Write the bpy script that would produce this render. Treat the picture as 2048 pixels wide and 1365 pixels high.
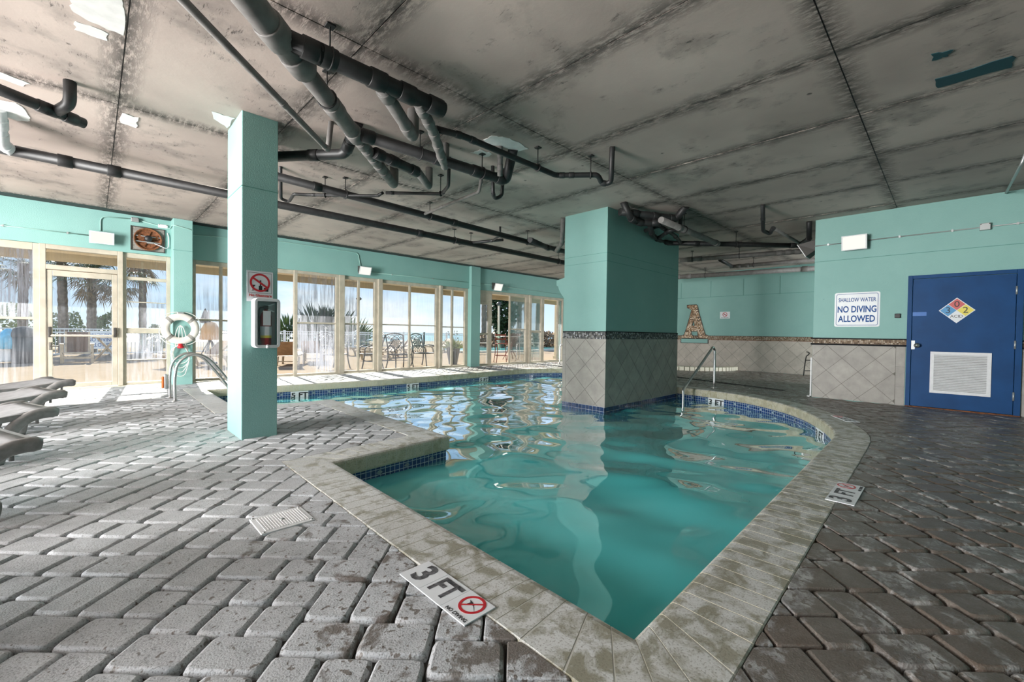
import bpy, bmesh, math, random
from mathutils import Vector, Matrix, geometry

for o in list(bpy.data.objects):
    bpy.data.objects.remove(o)
SC = bpy.context.scene
COL = SC.collection
rnd = random.Random(7)

# ------------------------------------------------------------------ camera
FPX = 856.77                                   # focal length in pixels of the 2048 px wide frame
CAM = Vector((0, 0, 1.0842))
CR = Vector((0.71471031, -0.69929648, 0.01317605))
CU = Vector((0.00238477, 0.02127488, 0.99977082))
CF = Vector((0.69941653, 0.71451509, -0.01687304))
cd = bpy.data.cameras.new('camera')
cd.sensor_width = 36.0
cd.lens = FPX / 2048 * 36.0
cd.clip_start = 0.05
cd.clip_end = 9000
cam = bpy.data.objects.new('camera', cd)
COL.objects.link(cam)
mw = Matrix((CR, CU, -CF)).transposed().to_4x4()
mw.translation = CAM
cam.matrix_world = mw
SC.camera = cam

# ------------------------------------------------------------------ view and light
SC.view_settings.view_transform = 'Standard'
SC.view_settings.look = 'None'
SC.view_settings.gamma = 1.0
SC.view_settings.use_curve_mapping = False
SC.view_settings.exposure = 0.32
SUN_ENERGY = 13.0
SUN_ELEV = math.radians(33)
SUN_DIR = Vector((0.09, 1.0, 0)).normalized() * math.cos(SUN_ELEV) + Vector((0, 0, math.sin(SUN_ELEV)))
LAMP_W = 0.15

sun = bpy.data.lights.new('sun', 'SUN')
sun.energy = SUN_ENERGY
sun.angle = math.radians(0.6)
sun.color = (1.0, 0.94, 0.84)
so = bpy.data.objects.new('sun', sun)
so.rotation_euler = SUN_DIR.to_track_quat('Z', 'Y').to_euler()
so.location = (0, 60, 40)
COL.objects.link(so)

# added area light in the hall's open end, unseen, standing in for daylight
al = bpy.data.lights.new('end_daylight_fill', 'AREA')
al.shape = 'RECTANGLE'
al.size, al.size_y = 9.0, 3.1
al.energy = 4700
al.color = (1.0, 0.985, 0.965)
ao = bpy.data.objects.new('end_daylight_fill', al)
ao.location = (-6.45, 5.5, 1.62)
ao.rotation_euler = Vector((1, 0, 0)).to_track_quat('-Z', 'Z').to_euler()
COL.objects.link(ao)

# unseen area light added behind the door wall to brighten the far wall
bl = bpy.data.lights.new('corridor_fill', 'AREA')
bl.shape = 'RECTANGLE'
bl.size, bl.size_y = 2.4, 2.8
bl.energy = 420
bo_ = bpy.data.objects.new('corridor_fill', bl)
bo_.location = (13.5, -4.1, 1.6)
bo_.rotation_euler = Vector((0, 1, 0)).to_track_quat('-Z', 'Z').to_euler()
COL.objects.link(bo_)

world = bpy.data.worlds.new('sky')
SC.world = world
world.use_nodes = True
wt = world.node_tree
wt.nodes.clear()


class NT:
    """tiny node helper: n('TexNoise', Scale=3) -> node, sockets by name"""
    def __init__(s, tree):
        s.t = tree

    def n(s, typ, **kw):
        nd = s.t.nodes.new('ShaderNode' + typ)
        for k, v in kw.items():
            if k.startswith('_'):
                setattr(nd, k[1:], v)
                continue
            k2 = k.replace('__', ' ')
            if k2.startswith('i') and k2[1:].isdigit():
                sock = nd.inputs[int(k2[1:])]
            else:
                sock = nd.inputs[k2]
            s.set(sock, v)
        return nd

    def set(s, sock, v):
        if isinstance(v, bpy.types.NodeSocket):
            s.t.links.new(v, sock)
        elif isinstance(v, bpy.types.Node):
            s.t.links.new(v.outputs[0], sock)
        else:
            if isinstance(v, tuple) and len(v) == 3 and sock.type == 'RGBA':
                v = v + (1,)
            sock.default_value = v

    def math(s, op, a, b=0.0, c=0.0, clamp=False):
        nd = s.t.nodes.new('ShaderNodeMath')
        nd.operation = op
        nd.use_clamp = clamp
        s.set(nd.inputs[0], a)
        s.set(nd.inputs[1], b)
        s.set(nd.inputs[2], c)
        return nd.outputs[0]

    def mix(s, fac, a, b, blend='MIX'):
        nd = s.t.nodes.new('ShaderNodeMix')
        nd.data_type = 'RGBA'
        nd.blend_type = blend
        s.set(nd.inputs[0], fac)
        s.set(nd.inputs[6], a)
        s.set(nd.inputs[7], b)
        return nd.outputs[2]

    def ramp(s, fac, stops):
        nd = s.t.nodes.new('ShaderNodeValToRGB')
        s.set(nd.inputs[0], fac)
        el = nd.color_ramp.elements
        while len(el) < len(stops):
            el.new(0.5)
        for e, (p, c) in zip(el, stops):
            e.position = p
            e.color = (c if isinstance(c, tuple) else (c, c, c)) + (1,) if not (isinstance(c, tuple) and len(c) == 4) else c
        return nd.outputs[0]

    def maprange(s, v, a, b, c=0.0, d=1.0):
        nd = s.t.nodes.new('ShaderNodeMapRange')
        for i, x in enumerate((v, a, b, c, d)):
            s.set(nd.inputs[i], x)
        return nd.outputs[0]


w = NT(wt)
tc = w.n('TexCoord')
sep = w.n('SeparateXYZ', Vector=tc.outputs['Generated'])
zz = sep.outputs[2]
grad = w.ramp(w.math('MAXIMUM', zz, 0.0), [(0.0, (0.70, 0.82, 0.93)), (0.10, (0.50, 0.71, 0.96)), (0.35, (0.30, 0.53, 0.90)), (1.0, (0.14, 0.33, 0.72))])
stretch = w.n('Mapping', Vector=tc.outputs['Generated'], Scale=(1.0, 1.0, 3.2))
cl = w.n('TexNoise', Vector=stretch, Scale=3.4, Detail=7.0, Roughness=0.58)
clf = w.ramp(cl.outputs[0], [(0.46, 0.0), (0.66, 1.0)])
skyc = w.mix(w.math('MULTIPLY', clf, 0.80), grad, (0.92, 0.94, 0.97))
bg = w.n('Background', Color=skyc, Strength=1.0)
out = w.n('OutputWorld', Surface=bg)


# ------------------------------------------------------------------ a photograph pixel to a point on a known plane
def ray(x, y):
    return CF + CR * ((x - 1024) / FPX) + CU * ((682.5 - y) / FPX)


def PZ(x, y, z=0.0):
    d = ray(x, y)
    return CAM + d * ((z - CAM.z) / d.z)


def PX(x, y, v):
    d = ray(x, y)
    return CAM + d * (v / d.x)


def PY(x, y, v):
    d = ray(x, y)
    return CAM + d * (v / d.y)


def PROJ(p):
    p = Vector(p) - CAM
    d = p.dot(CF)
    return (1024 + FPX * p.dot(CR) / d, 682.5 - FPX * p.dot(CU) / d, d)


# ------------------------------------------------------------------ mesh helpers
class MB:
    def __init__(s):
        s.v, s.f, s.u, s.sm = [], [], {}, set()

    def add(s, verts, faces, smooth=False):
        b = len(s.v)
        s.v += [tuple(p) for p in verts]
        for f in faces:
            if smooth:
                s.sm.add(len(s.f))
            s.f.append(tuple(b + i for i in f))
        return s

    def box(s, a, b):
        x0, y0, z0 = a
        x1, y1, z1 = b
        if x0 > x1: x0, x1 = x1, x0
        if y0 > y1: y0, y1 = y1, y0
        if z0 > z1: z0, z1 = z1, z0
        return s.add([(x0, y0, z0), (x1, y0, z0), (x1, y1, z0), (x0, y1, z0), (x0, y0, z1), (x1, y0, z1), (x1, y1, z1), (x0, y1, z1)],
                     [(3, 2, 1, 0), (4, 5, 6, 7), (0, 1, 5, 4), (1, 2, 6, 5), (2, 3, 7, 6), (3, 0, 4, 7)])

    def prism(s, pts, vec, smooth=False):
        """extrude a planar polygon (3d points) along vec"""
        n = len(pts)
        vec = Vector(vec)
        P = [Vector(p) for p in pts]
        Q = [p + vec for p in P]
        nrm = Vector((0, 0, 0))
        for i in range(n):
            nrm += P[i].cross(P[(i + 1) % n])
        flip = nrm.dot(vec) > 0
        fs = []
        tri = geometry.tessellate_polygon([P]) if n > 4 else None
        if tri:
            for t in tri:
                a, b, c = t
                w_ = (P[b] - P[a]).cross(P[c] - P[a])
                if w_.dot(vec) > 0:
                    a, b, c = a, c, b
                fs.append((a, b, c))
                fs.append((a + n, c + n, b + n))
        else:
            idx = list(range(n))
            if flip:
                idx = idx[::-1]
            fs.append(tuple(idx))
            fs.append(tuple(i + n for i in idx[::-1]))
        for i in range(n):
            j = (i + 1) % n
            fs.append((i, j, j + n, i + n) if flip else (j, i, i + n, j + n))
        return s.add([tuple(p) for p in P + Q], fs, smooth)

    def tube(s, pts, r, n=10, closed=False, caps=True):
        P = [Vector(p) for p in pts]
        m = len(P)
        rs = r if isinstance(r, (list, tuple)) else [r] * m
        T = []
        for i in range(m):
            if closed:
                t = P[(i + 1) % m] - P[i - 1]
            else:
                t = P[min(i + 1, m - 1)] - P[max(i - 1, 0)]
            T.append(t.normalized() if t.length > 1e-9 else Vector((0, 0, 1)))
        a = Vector((0, 0, 1)) if abs(T[0].z) < 0.9 else Vector((1, 0, 0))
        N = (a - T[0] * a.dot(T[0])).normalized()
        vs = []
        for i in range(m):
            if i:
                N = (N - T[i] * N.dot(T[i]))
                N = N.normalized() if N.length > 1e-6 else T[i].orthogonal().normalized()
            B = T[i].cross(N)
            for k in range(n):
                q = 2 * math.pi * k / n
                vs.append(P[i] + (N * math.cos(q) + B * math.sin(q)) * rs[i])
        fs = []
        for i in range(m if closed else m - 1):
            j = (i + 1) % m
            for k in range(n):
                l = (k + 1) % n
                fs.append((i * n + k, i * n + l, j * n + l, j * n + k))
        s.add(vs, fs, True)
        if caps and not closed:
            b = len(s.v) - len(vs)
            s.f.append(tuple(b + k for k in range(n))[::-1])
            s.f.append(tuple(b + (m - 1) * n + k for k in range(n)))
        return s

    def lathe(s, prof, c=(0, 0, 0), n=20, axis='Z', smooth=True):
        vs, fs = [], []
        m = len(prof)
        for k in range(n):
            q = 2 * math.pi * k / n
            for (r, h) in prof:
                x, y = r * math.cos(q), r * math.sin(q)
                p = (x, y, h) if axis == 'Z' else ((h, x, y) if axis == 'X' else (y, h, x))
                vs.append((p[0] + c[0], p[1] + c[1], p[2] + c[2]))
        for k in range(n):
            l = (k + 1) % n
            for i in range(m - 1):
                fs.append((k * m + i, l * m + i, l * m + i + 1, k * m + i + 1))
        return s.add(vs, fs, smooth)

    def ball(s, c, r, n=10):
        k = [(max(1e-4, math.sin(math.pi * i / 8)), -math.cos(math.pi * i / 8)) for i in range(9)]
        rx = r if isinstance(r, (tuple, list)) else (r, r, r)
        b = len(s.v)
        s.lathe(k, (0, 0, 0), n)
        for i in range(b, len(s.v)):
            x, y, z = s.v[i]
            s.v[i] = (x * rx[0] + c[0], y * rx[1] + c[1], z * rx[2] + c[2])
        return s

    def map(s, fn, start=0):
        for i in range(start, len(s.v)):
            s.v[i] = tuple(fn(Vector(s.v[i])))
        return s

    def mesh(s, name, off=Vector((0, 0, 0)), smooth=False):
        me = bpy.data.meshes.new(name)
        me.from_pydata([(x - off[0], y - off[1], z - off[2]) for x, y, z in s.v], [], s.f)
        if smooth:
            me.polygons.foreach_set('use_smooth', [True] * len(s.f))
        elif s.sm:
            me.polygons.foreach_set('use_smooth', [i in s.sm for i in range(len(s.f))])
        if s.u:
            uv = me.uv_layers.new(name='UVMap')
            for p in me.polygons:
                if p.index in s.u:
                    for li, c in zip(p.loop_indices, s.u[p.index]):
                        uv.data[li].uv = c
        return me

    def build(s, name, mat, parent=None, smooth=False, local=False, bevel=0.0, label=None):
        off = Vector((0, 0, 0))
        if parent is not None and not local:
            off = parent.location.copy()
            if parent.parent is not None:
                off = off + parent.parent.location
        me = s.mesh(name, off, smooth)
        me.materials.append(mat)
        o = bpy.data.objects.new(name, me)
        COL.objects.link(o)
        if parent is not None:
            o.parent = parent
        if bevel:
            md = o.modifiers.new('bevel', 'BEVEL')
            md.width = bevel
            md.segments = 2
            md.limit_method = 'ANGLE'
        if label:
            o['label'] = label
        return o


def part(mb, name, mat, parent, **k):
    return mb.build(name, mat, parent, **k)


def tag(o, label=None, cat=None, group=None, kind=None):
    if label: o['label'] = label
    if cat: o['category'] = cat
    if group: o['group'] = group
    if kind: o['kind'] = kind
    return o


def thing(name, label, cat, loc=(0, 0, 0), rz=0.0, group=None, kind=None):
    o = bpy.data.objects.new(name, None)
    o.empty_display_size = 0.1
    COL.objects.link(o)
    o.location = loc
    o.rotation_euler = (0, 0, rz)
    return tag(o, label, cat, group, kind)


def copy_tree(o, parent=None):
    c = o.copy()
    COL.objects.link(c)
    c.parent = parent
    for ch in o.children:
        copy_tree(ch, c)
    return c


class Frame:
    """flat things: local a (right), b (up), c (out) -> world"""
    def __init__(s, O, u, v):
        s.O, s.u_, s.v_ = Vector(O), Vector(u), Vector(v)
        s.n_ = s.u_.cross(s.v_)

    def __call__(s, p):
        return s.O + s.u_ * p[0] + s.v_ * p[1] + s.n_ * p[2]

    def box(s, mb, a, b):
        st = len(mb.v)
        mb.box(a, b)
        mb.map(s, st)
        return mb

    def poly(s, mb, pts, c0, c1):
        P = [s((x, y, c0)) for x, y in pts]
        return mb.prism(P, s.n_ * (c1 - c0))


def rrect(x0, y0, x1, y1, r, k=4):
    pts = []
    for (cx, cy, a) in ((x1 - r, y1 - r, 0), (x0 + r, y1 - r, 90), (x0 + r, y0 + r, 180), (x1 - r, y0 + r, 270)):
        for i in range(k + 1):
            q = math.radians(a + 90 * i / k)
            pts.append((cx + r * math.cos(q), cy + r * math.sin(q)))
    return pts


def ring_poly(mb, fr, cx, cy, r0, r1, c0, c1, n=28, sy=1.0):
    """flat annulus with a little thickness"""
    vs, fs = [], []
    for k in range(n):
        q = 2 * math.pi * k / n
        for r in (r0, r1):
            for c in (c0, c1):
                vs.append(fr((cx + r * math.cos(q), cy + r * sy * math.sin(q), c)))
    for k in range(n):
        l = (k + 1) % n
        a, b = k * 4, l * 4
        fs += [(a + 1, a + 3, b + 3, b + 1), (a + 2, b + 2, b + 3, a + 3), (a, a + 1, b + 1, b)]
    mb.add(vs, fs)


def text_obj(txt, size, fr, a, b, c, mat, parent, name='lettering', sx=1.0, bold=0.0, align='CENTER'):
    cu = bpy.data.curves.new('t', 'FONT')
    cu.body = txt
    cu.size = size
    cu.align_x = align
    cu.align_y = 'CENTER'
    cu.extrude = 0.0006
    cu.offset = bold
    cu.resolution_u = 3
    to = bpy.data.objects.new('t', cu)
    COL.objects.link(to)
    bpy.context.view_layer.update()
    dg = bpy.context.evaluated_depsgraph_get()
    me = bpy.data.meshes.new_from_object(to.evaluated_get(dg))
    bpy.data.objects.remove(to)
    bpy.data.curves.remove(cu)
    off = parent.location if parent else Vector((0, 0, 0))
    for v in me.vertices:
        v.co = fr((a + v.co.x * sx, b + v.co.y, c + v.co.z)) - off
    me.materials.clear()
    me.materials.append(mat)
    me.name = name
    o = bpy.data.objects.new(name, me)
    COL.objects.link(o)
    o.parent = parent
    return o


def fillet(pts, r, k=5):
    """round the inner corners of a polyline"""
    P = [Vector(p) for p in pts]
    out_ = [P[0]]
    for i in range(1, len(P) - 1):
        a, b, c = P[i - 1], P[i], P[i + 1]
        d1, d2 = (a - b), (c - b)
        rr = min(r, d1.length * 0.48, d2.length * 0.48)
        p1, p2 = b + d1.normalized() * rr, b + d2.normalized() * rr
        for j in range(k + 1):
            t = j / k
            out_.append(p1 * (1 - t) ** 2 + b * 2 * t * (1 - t) + p2 * t * t)
    out_.append(P[-1])
    return out_


def catmull(P, k=8, closed=False):
    P = [Vector(p) for p in P]
    n = len(P)
    res = []
    for i in range(n if closed else n - 1):
        p0 = P[(i - 1) % n] if closed or i > 0 else P[0] * 2 - P[1]
        p1, p2 = P[i], P[(i + 1) % n]
        p3 = P[(i + 2) % n] if closed or i + 2 < n else P[-1] * 2 - P[-2]
        for j in range(k):
            t = j / k
            res.append(0.5 * ((2 * p1) + (p2 - p0) * t + (2 * p0 - 5 * p1 + 4 * p2 - p3) * t * t + (3 * p1 - p0 - 3 * p2 + p3) * t ** 3))
    if not closed:
        res.append(P[-1])
    return res


# ------------------------------------------------------------------ materials
M = {}


def mat(name):
    m = bpy.data.materials.new(name)
    m.use_nodes = True
    m.node_tree.nodes.clear()
    t = NT(m.node_tree)
    M[name] = m
    return t


def finish(t, shader, disp=None):
    o = t.n('OutputMaterial', Surface=shader)
    return o


def plain(name, col, rough=0.5, metal=0.0, noise=0.0, nscale=20.0, bump=0.0, bscale=60.0, spec=0.5, dark=None, coat=0.0):
    t = mat(name)
    tcn = t.n('NewGeometry')
    base = col
    if noise:
        nz = t.n('TexNoise', Vector=tcn.outputs['Position'], Scale=nscale, Detail=5.0)
        d = dark or tuple(c * (1 - noise) for c in col)
        base = t.mix(t.ramp(nz.outputs[0], [(0.35, 0.0), (0.65, 1.0)]), d, col)
    kw = dict(Roughness=rough, Metallic=metal, Specular__IOR__Level=spec)
    kw['Base__Color'] = base
    if coat:
        kw['Coat__Weight'] = coat
    b = t.n('BsdfPrincipled', **kw)
    if bump:
        bn = t.n('TexNoise', Vector=tcn.outputs['Position'], Scale=bscale, Detail=3.0)
        bp = t.n('Bump', Height=bn.outputs[0], Strength=bump, Distance=0.01)
        t.set(b.inputs['Normal'], bp.outputs[0])
    finish(t, b.outputs[0])
    return M[name]


def emit(name, col, s):
    t = mat(name)
    e = t.n('Emission', Color=col, Strength=s)
    finish(t, e.outputs[0])


# painted stucco, faintly blotched
def stucco(name, col, dark):
    t = mat(name)
    g = t.n('NewGeometry')
    n1 = t.n('TexNoise', Vector=g.outputs['Position'], Scale=1.3, Detail=6.0, Roughness=0.6)
    n2 = t.n('TexNoise', Vector=g.outputs['Position'], Scale=90.0, Detail=2.0)
    n3 = t.n('TexVoronoi', Vector=g.outputs['Position'], Scale=2.7)
    c = t.mix(t.ramp(n1.outputs[0], [(0.3, 0.0), (0.7, 1.0)]), dark, col)
    pits = t.ramp(n3.outputs['Distance'], [(0.012, 1.0), (0.022, 0.0)])
    c = t.mix(t.math('MULTIPLY', pits, 0.6), c, (0.03, 0.08, 0.07))
    bp = t.n('Bump', Height=n2.outputs[0], Strength=0.35, Distance=0.006)
    b = t.n('BsdfPrincipled', Base__Color=c, Roughness=0.62, Normal=bp.outputs[0])
    finish(t, b.outputs[0])


stucco('teal', (0.255, 0.465, 0.43), (0.22, 0.42, 0.39))
plain('teal_groove', (0.10, 0.26, 0.22), 0.8)
plain('frame', (0.52, 0.47, 0.38), 0.45, noise=0.2, nscale=6)
plain('frame_dark', (0.16, 0.15, 0.13), 0.5)
plain('white', (0.80, 0.80, 0.80), 0.4)
plain('sign_white', (0.74, 0.77, 0.80), 0.4, noise=0.06, nscale=9)
plain('sign_blue', (0.012, 0.08, 0.28), 0.6, spec=0.2)
plain('red', (0.50, 0.02, 0.03), 0.35)
plain('ink', (0.015, 0.016, 0.018), 0.5)
plain('worn_ink', (0.03, 0.03, 0.034), 0.55, noise=0.9, nscale=55, dark=(0.16, 0.16, 0.17))
plain('yellow', (0.75, 0.64, 0.10), 0.4)
plain('print_red', (0.55, 0.10, 0.10), 0.4)
plain('print_blue', (0.06, 0.28, 0.55), 0.4)
plain('door_blue', (0.006, 0.060, 0.19), 0.5, noise=0.2, nscale=3, bump=0.1, bscale=40, spec=0.2)
plain('steel', (0.70, 0.70, 0.70), 0.28, metal=1.0)
plain('galv', (0.45, 0.47, 0.47), 0.45, metal=0.6)
plain('bronze', (0.05, 0.045, 0.04), 0.5)
plain('pipe_black', (0.022, 0.022, 0.023), 0.5, noise=0.45, nscale=14)
plain('pipe_grey_lit', (0.19, 0.18, 0.172), 0.6, noise=0.3, nscale=10)  # the same charcoal pipe, its colour lightened where runs catch the light
plain('hanger', (0.018, 0.018, 0.018), 0.6)
plain('conduit', (0.30, 0.50, 0.45), 0.5)
plain('white_paint', (0.80, 0.79, 0.77), 0.8, noise=0.12, nscale=12)
plain('teal_paint', (0.012, 0.065, 0.08), 0.7)
plain('trim_black', (0.014, 0.015, 0.017), 0.7, spec=0.1)
plain('grout', (0.16, 0.15, 0.13), 0.9)
plain('sand', (0.055, 0.052, 0.048), 0.95, noise=0.3, nscale=20)
plain('rust', (0.24, 0.085, 0.03), 0.8, noise=0.6, nscale=30)
plain('fan_back', (0.30, 0.29, 0.26), 0.7, noise=0.4, nscale=40)
plain('plastic_white', (0.72, 0.73, 0.745), 0.45, noise=0.06, nscale=30)
plain('resin_grey', (0.25, 0.245, 0.24), 0.32, noise=0.25, nscale=25)
plain('sling_grey', (0.26, 0.26, 0.265), 0.8, noise=0.2, nscale=12)
plain('rope', (0.75, 0.75, 0.70), 0.8)
plain('ring', (0.76, 0.72, 0.66), 0.55, noise=0.12, nscale=14)
plain('orange', (0.75, 0.18, 0.04), 0.5)
plain('basin', (0.52, 0.66, 0.66), 0.7)
plain('mastic', (0.50, 0.50, 0.46), 0.9)
plain('cream_tile', (0.66, 0.63, 0.52), 0.5)
plain('rubber', (0.02, 0.02, 0.02), 0.8)
plain('glass_red', (0.33, 0.03, 0.035), 0.35)
# outdoors
plain('deck', (0.29, 0.235, 0.175), 0.95, spec=0.0, noise=0.10, nscale=3)
plain('soffit', (0.62, 0.52, 0.37), 0.8)
plain('fascia', (0.40, 0.32, 0.21), 0.8)
plain('rail_white', (0.663, 0.680, 0.680), 0.5)
plain('trunk', (0.220, 0.169, 0.132), 0.95, noise=0.5, nscale=9, bump=0.6, bscale=14)
plain('frond', (0.110, 0.176, 0.062), 0.6, noise=0.5, nscale=3)
plain('dead_frond', (0.308, 0.220, 0.132), 0.9, noise=0.4, nscale=4)
plain('leaf', (0.143, 0.220, 0.055), 0.6, noise=0.55, nscale=4)
plain('leaf_dark', (0.048, 0.095, 0.033), 0.6, noise=0.55, nscale=3)
plain('leaf_yellow', (0.250, 0.310, 0.100), 0.6, noise=0.4, nscale=4)
plain('dune', (0.281, 0.221, 0.128), 0.95, noise=0.5, nscale=1.5)
plain('iron', (0.025, 0.022, 0.022), 0.5)
plain('iron_rust', (0.170, 0.036, 0.020), 0.6)
plain('iron_pale', (0.420, 0.400, 0.380), 0.6)
plain('wood_brown', (0.330, 0.190, 0.100), 0.7, noise=0.3, nscale=8)
plain('wood_pale', (0.500, 0.400, 0.280), 0.7, noise=0.3, nscale=8)
plain('sling_brown', (0.150, 0.080, 0.050), 0.85, noise=0.25, nscale=30)
plain('planter', (0.06, 0.06, 0.065), 0.6, noise=0.3, nscale=12)
plain('canvas_dark', (0.06, 0.06, 0.07), 0.9)
plain('canvas_tan', (0.500, 0.300, 0.150), 0.9)
plain('towel', (0.120, 0.480, 0.720), 0.9, noise=0.25, nscale=10)
plain('sea', (0.085, 0.255, 0.323), 0.35)
plain('pool_out', (0.102, 0.357, 0.357), 0.1)
plain('grass_plant', (0.300, 0.340, 0.160), 0.7, noise=0.4, nscale=20)
plain('wl_blue', (0.012, 0.05, 0.16), 0.2, noise=0.5, nscale=18)
plain('print_blue2', (0.01, 0.13, 0.45), 0.4)


def m_paver():
    t = mat('paver')
    g = t.n('NewGeometry')
    pos = g.outputs['Position']
    sp = t.n('SeparateXYZ', Vector=pos)
    s_ = t.math('SUBTRACT', sp.outputs[0], t.math('MULTIPLY', sp.outputs[1], 0.75))
    dirt = t.maprange(s_, -2.6, 0.6)
    rv = t.math('FRACT', t.math('ADD', g.outputs['Random Per Island'], t.n('ObjectInfo').outputs['Random']))
    fine = t.n('TexNoise', Vector=pos, Scale=160.0, Detail=3.0)
    mid = t.n('TexNoise', Vector=pos, Scale=9.0, Detail=5.0, Roughness=0.65)
    blot = t.n('TexNoise', Vector=pos, Scale=5.2, Detail=6.0, Roughness=0.62, Distortion=0.4)
    spots = t.n('TexNoise', Vector=pos, Scale=34.0, Detail=2.0, Roughness=0.5)
    clean = t.mix(t.ramp(mid.outputs[0], [(0.3, 0.0), (0.7, 1.0)]), (0.41, 0.43, 0.45), (0.585, 0.61, 0.635))
    clean = t.mix(t.math('MULTIPLY', rv, 0.34), clean, (0.32, 0.32, 0.325))
    clean = t.mix(t.math('MULTIPLY', t.ramp(fine.outputs[0], [(0.36, 1.0), (0.46, 0.0)]), 0.55), clean, (0.10, 0.095, 0.09))
    thr = t.maprange(dirt, 0.0, 1.0, 0.76, 0.43)
    stain = t.math('MULTIPLY', t.math('SUBTRACT', blot.outputs[0], t.math('ADD', thr, t.math('MULTIPLY', t.math('SUBTRACT', rv, 0.5), 0.10))), 14.0, clamp=True)
    thr2 = t.maprange(dirt, 0.0, 1.0, 0.72, 0.55)
    sp2 = t.math('MULTIPLY', t.math('SUBTRACT', spots.outputs[0], thr2), 22.0, clamp=True)
    st = t.math('MAXIMUM', stain, sp2)
    dcol = t.mix(rv, (0.098, 0.068, 0.048), (0.115, 0.098, 0.08))
    dcol = t.mix(t.ramp(fine.outputs[0], [(0.45, 0.0), (0.8, 0.35)]), dcol, (0.25, 0.235, 0.22))
    # the right deck is weathered darker all over
    wet = t.maprange(t.math('SUBTRACT', sp.outputs[0], t.math('MULTIPLY', sp.outputs[1], 1.3)), -0.2, 1.8)
    pal = t.n('TexNoise', Vector=pos, Scale=11.0, Detail=8.0, Roughness=0.72, Distortion=0.6)
    wcol = t.mix(t.ramp(pal.outputs[0], [(0.44, 0.0), (0.60, 1.0)]), (0.088, 0.070, 0.057), (0.38, 0.375, 0.36))
    clean = t.mix(t.math('MULTIPLY', wet, 0.85), clean, wcol)
    col = t.mix(t.math('MULTIPLY', st, 0.86), clean, dcol)
    rough = t.maprange(t.math('MAXIMUM', wet, t.math('MULTIPLY', st, 0.6)), 0.0, 1.0, 0.62, 0.34)
    bp = t.n('Bump', Height=t.math('ADD', t.math('MULTIPLY', fine.outputs[0], 0.5), mid.outputs[0]), Strength=0.45, Distance=0.008)
    b = t.n('BsdfPrincipled', Base__Color=col, Roughness=rough, Normal=bp.outputs[0])
    finish(t, b.outputs[0])


def m_coping():
    t = mat('coping')
    g = t.n('NewGeometry')
    pos = g.outputs['Position']
    rv = t.math('FRACT', t.math('ADD', g.outputs['Random Per Island'], t.n('ObjectInfo').outputs['Random']))
    a = t.n('TexNoise', Vector=pos, Scale=8.0, Detail=7.0, Roughness=0.68, Distortion=0.5)
    f = t.n('TexNoise', Vector=pos, Scale=120.0, Detail=2.0)
    sp = t.n('SeparateXYZ', Vector=pos)
    # algae-stained towards the deep end of the near corner, window sheen painted pale into the tops, most along the left side
    st = t.maprange(t.math('SUBTRACT', sp.outputs[0], t.math('MULTIPLY', sp.outputs[1], 0.75)), -3.5, 0.6)
    lo = t.maprange(st, 0.0, 1.0, 0.30, 0.43)
    fac = t.math('MULTIPLY', t.math('SUBTRACT', a.outputs[0], lo), 8.0, clamp=True)
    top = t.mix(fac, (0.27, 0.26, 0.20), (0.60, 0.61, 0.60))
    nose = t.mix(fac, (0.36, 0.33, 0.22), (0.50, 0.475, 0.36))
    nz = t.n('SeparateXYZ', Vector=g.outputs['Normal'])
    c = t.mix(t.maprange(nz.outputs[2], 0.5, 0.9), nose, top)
    c = t.mix(t.math('MULTIPLY', rv, 0.22), c, (0.38, 0.38, 0.33))
    c = t.mix(t.math('MULTIPLY', t.ramp(f.outputs[0], [(0.36, 1.0), (0.44, 0.0)]), 0.5), c, (0.15, 0.14, 0.11))
    bp = t.n('Bump', Height=t.math('ADD', a.outputs[0], t.math('MULTIPLY', f.outputs[0], 0.3)), Strength=0.3, Distance=0.006)
    b = t.n('BsdfPrincipled', Base__Color=c, Roughness=0.42, Normal=bp.outputs[0])
    finish(t, b.outputs[0])


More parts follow.
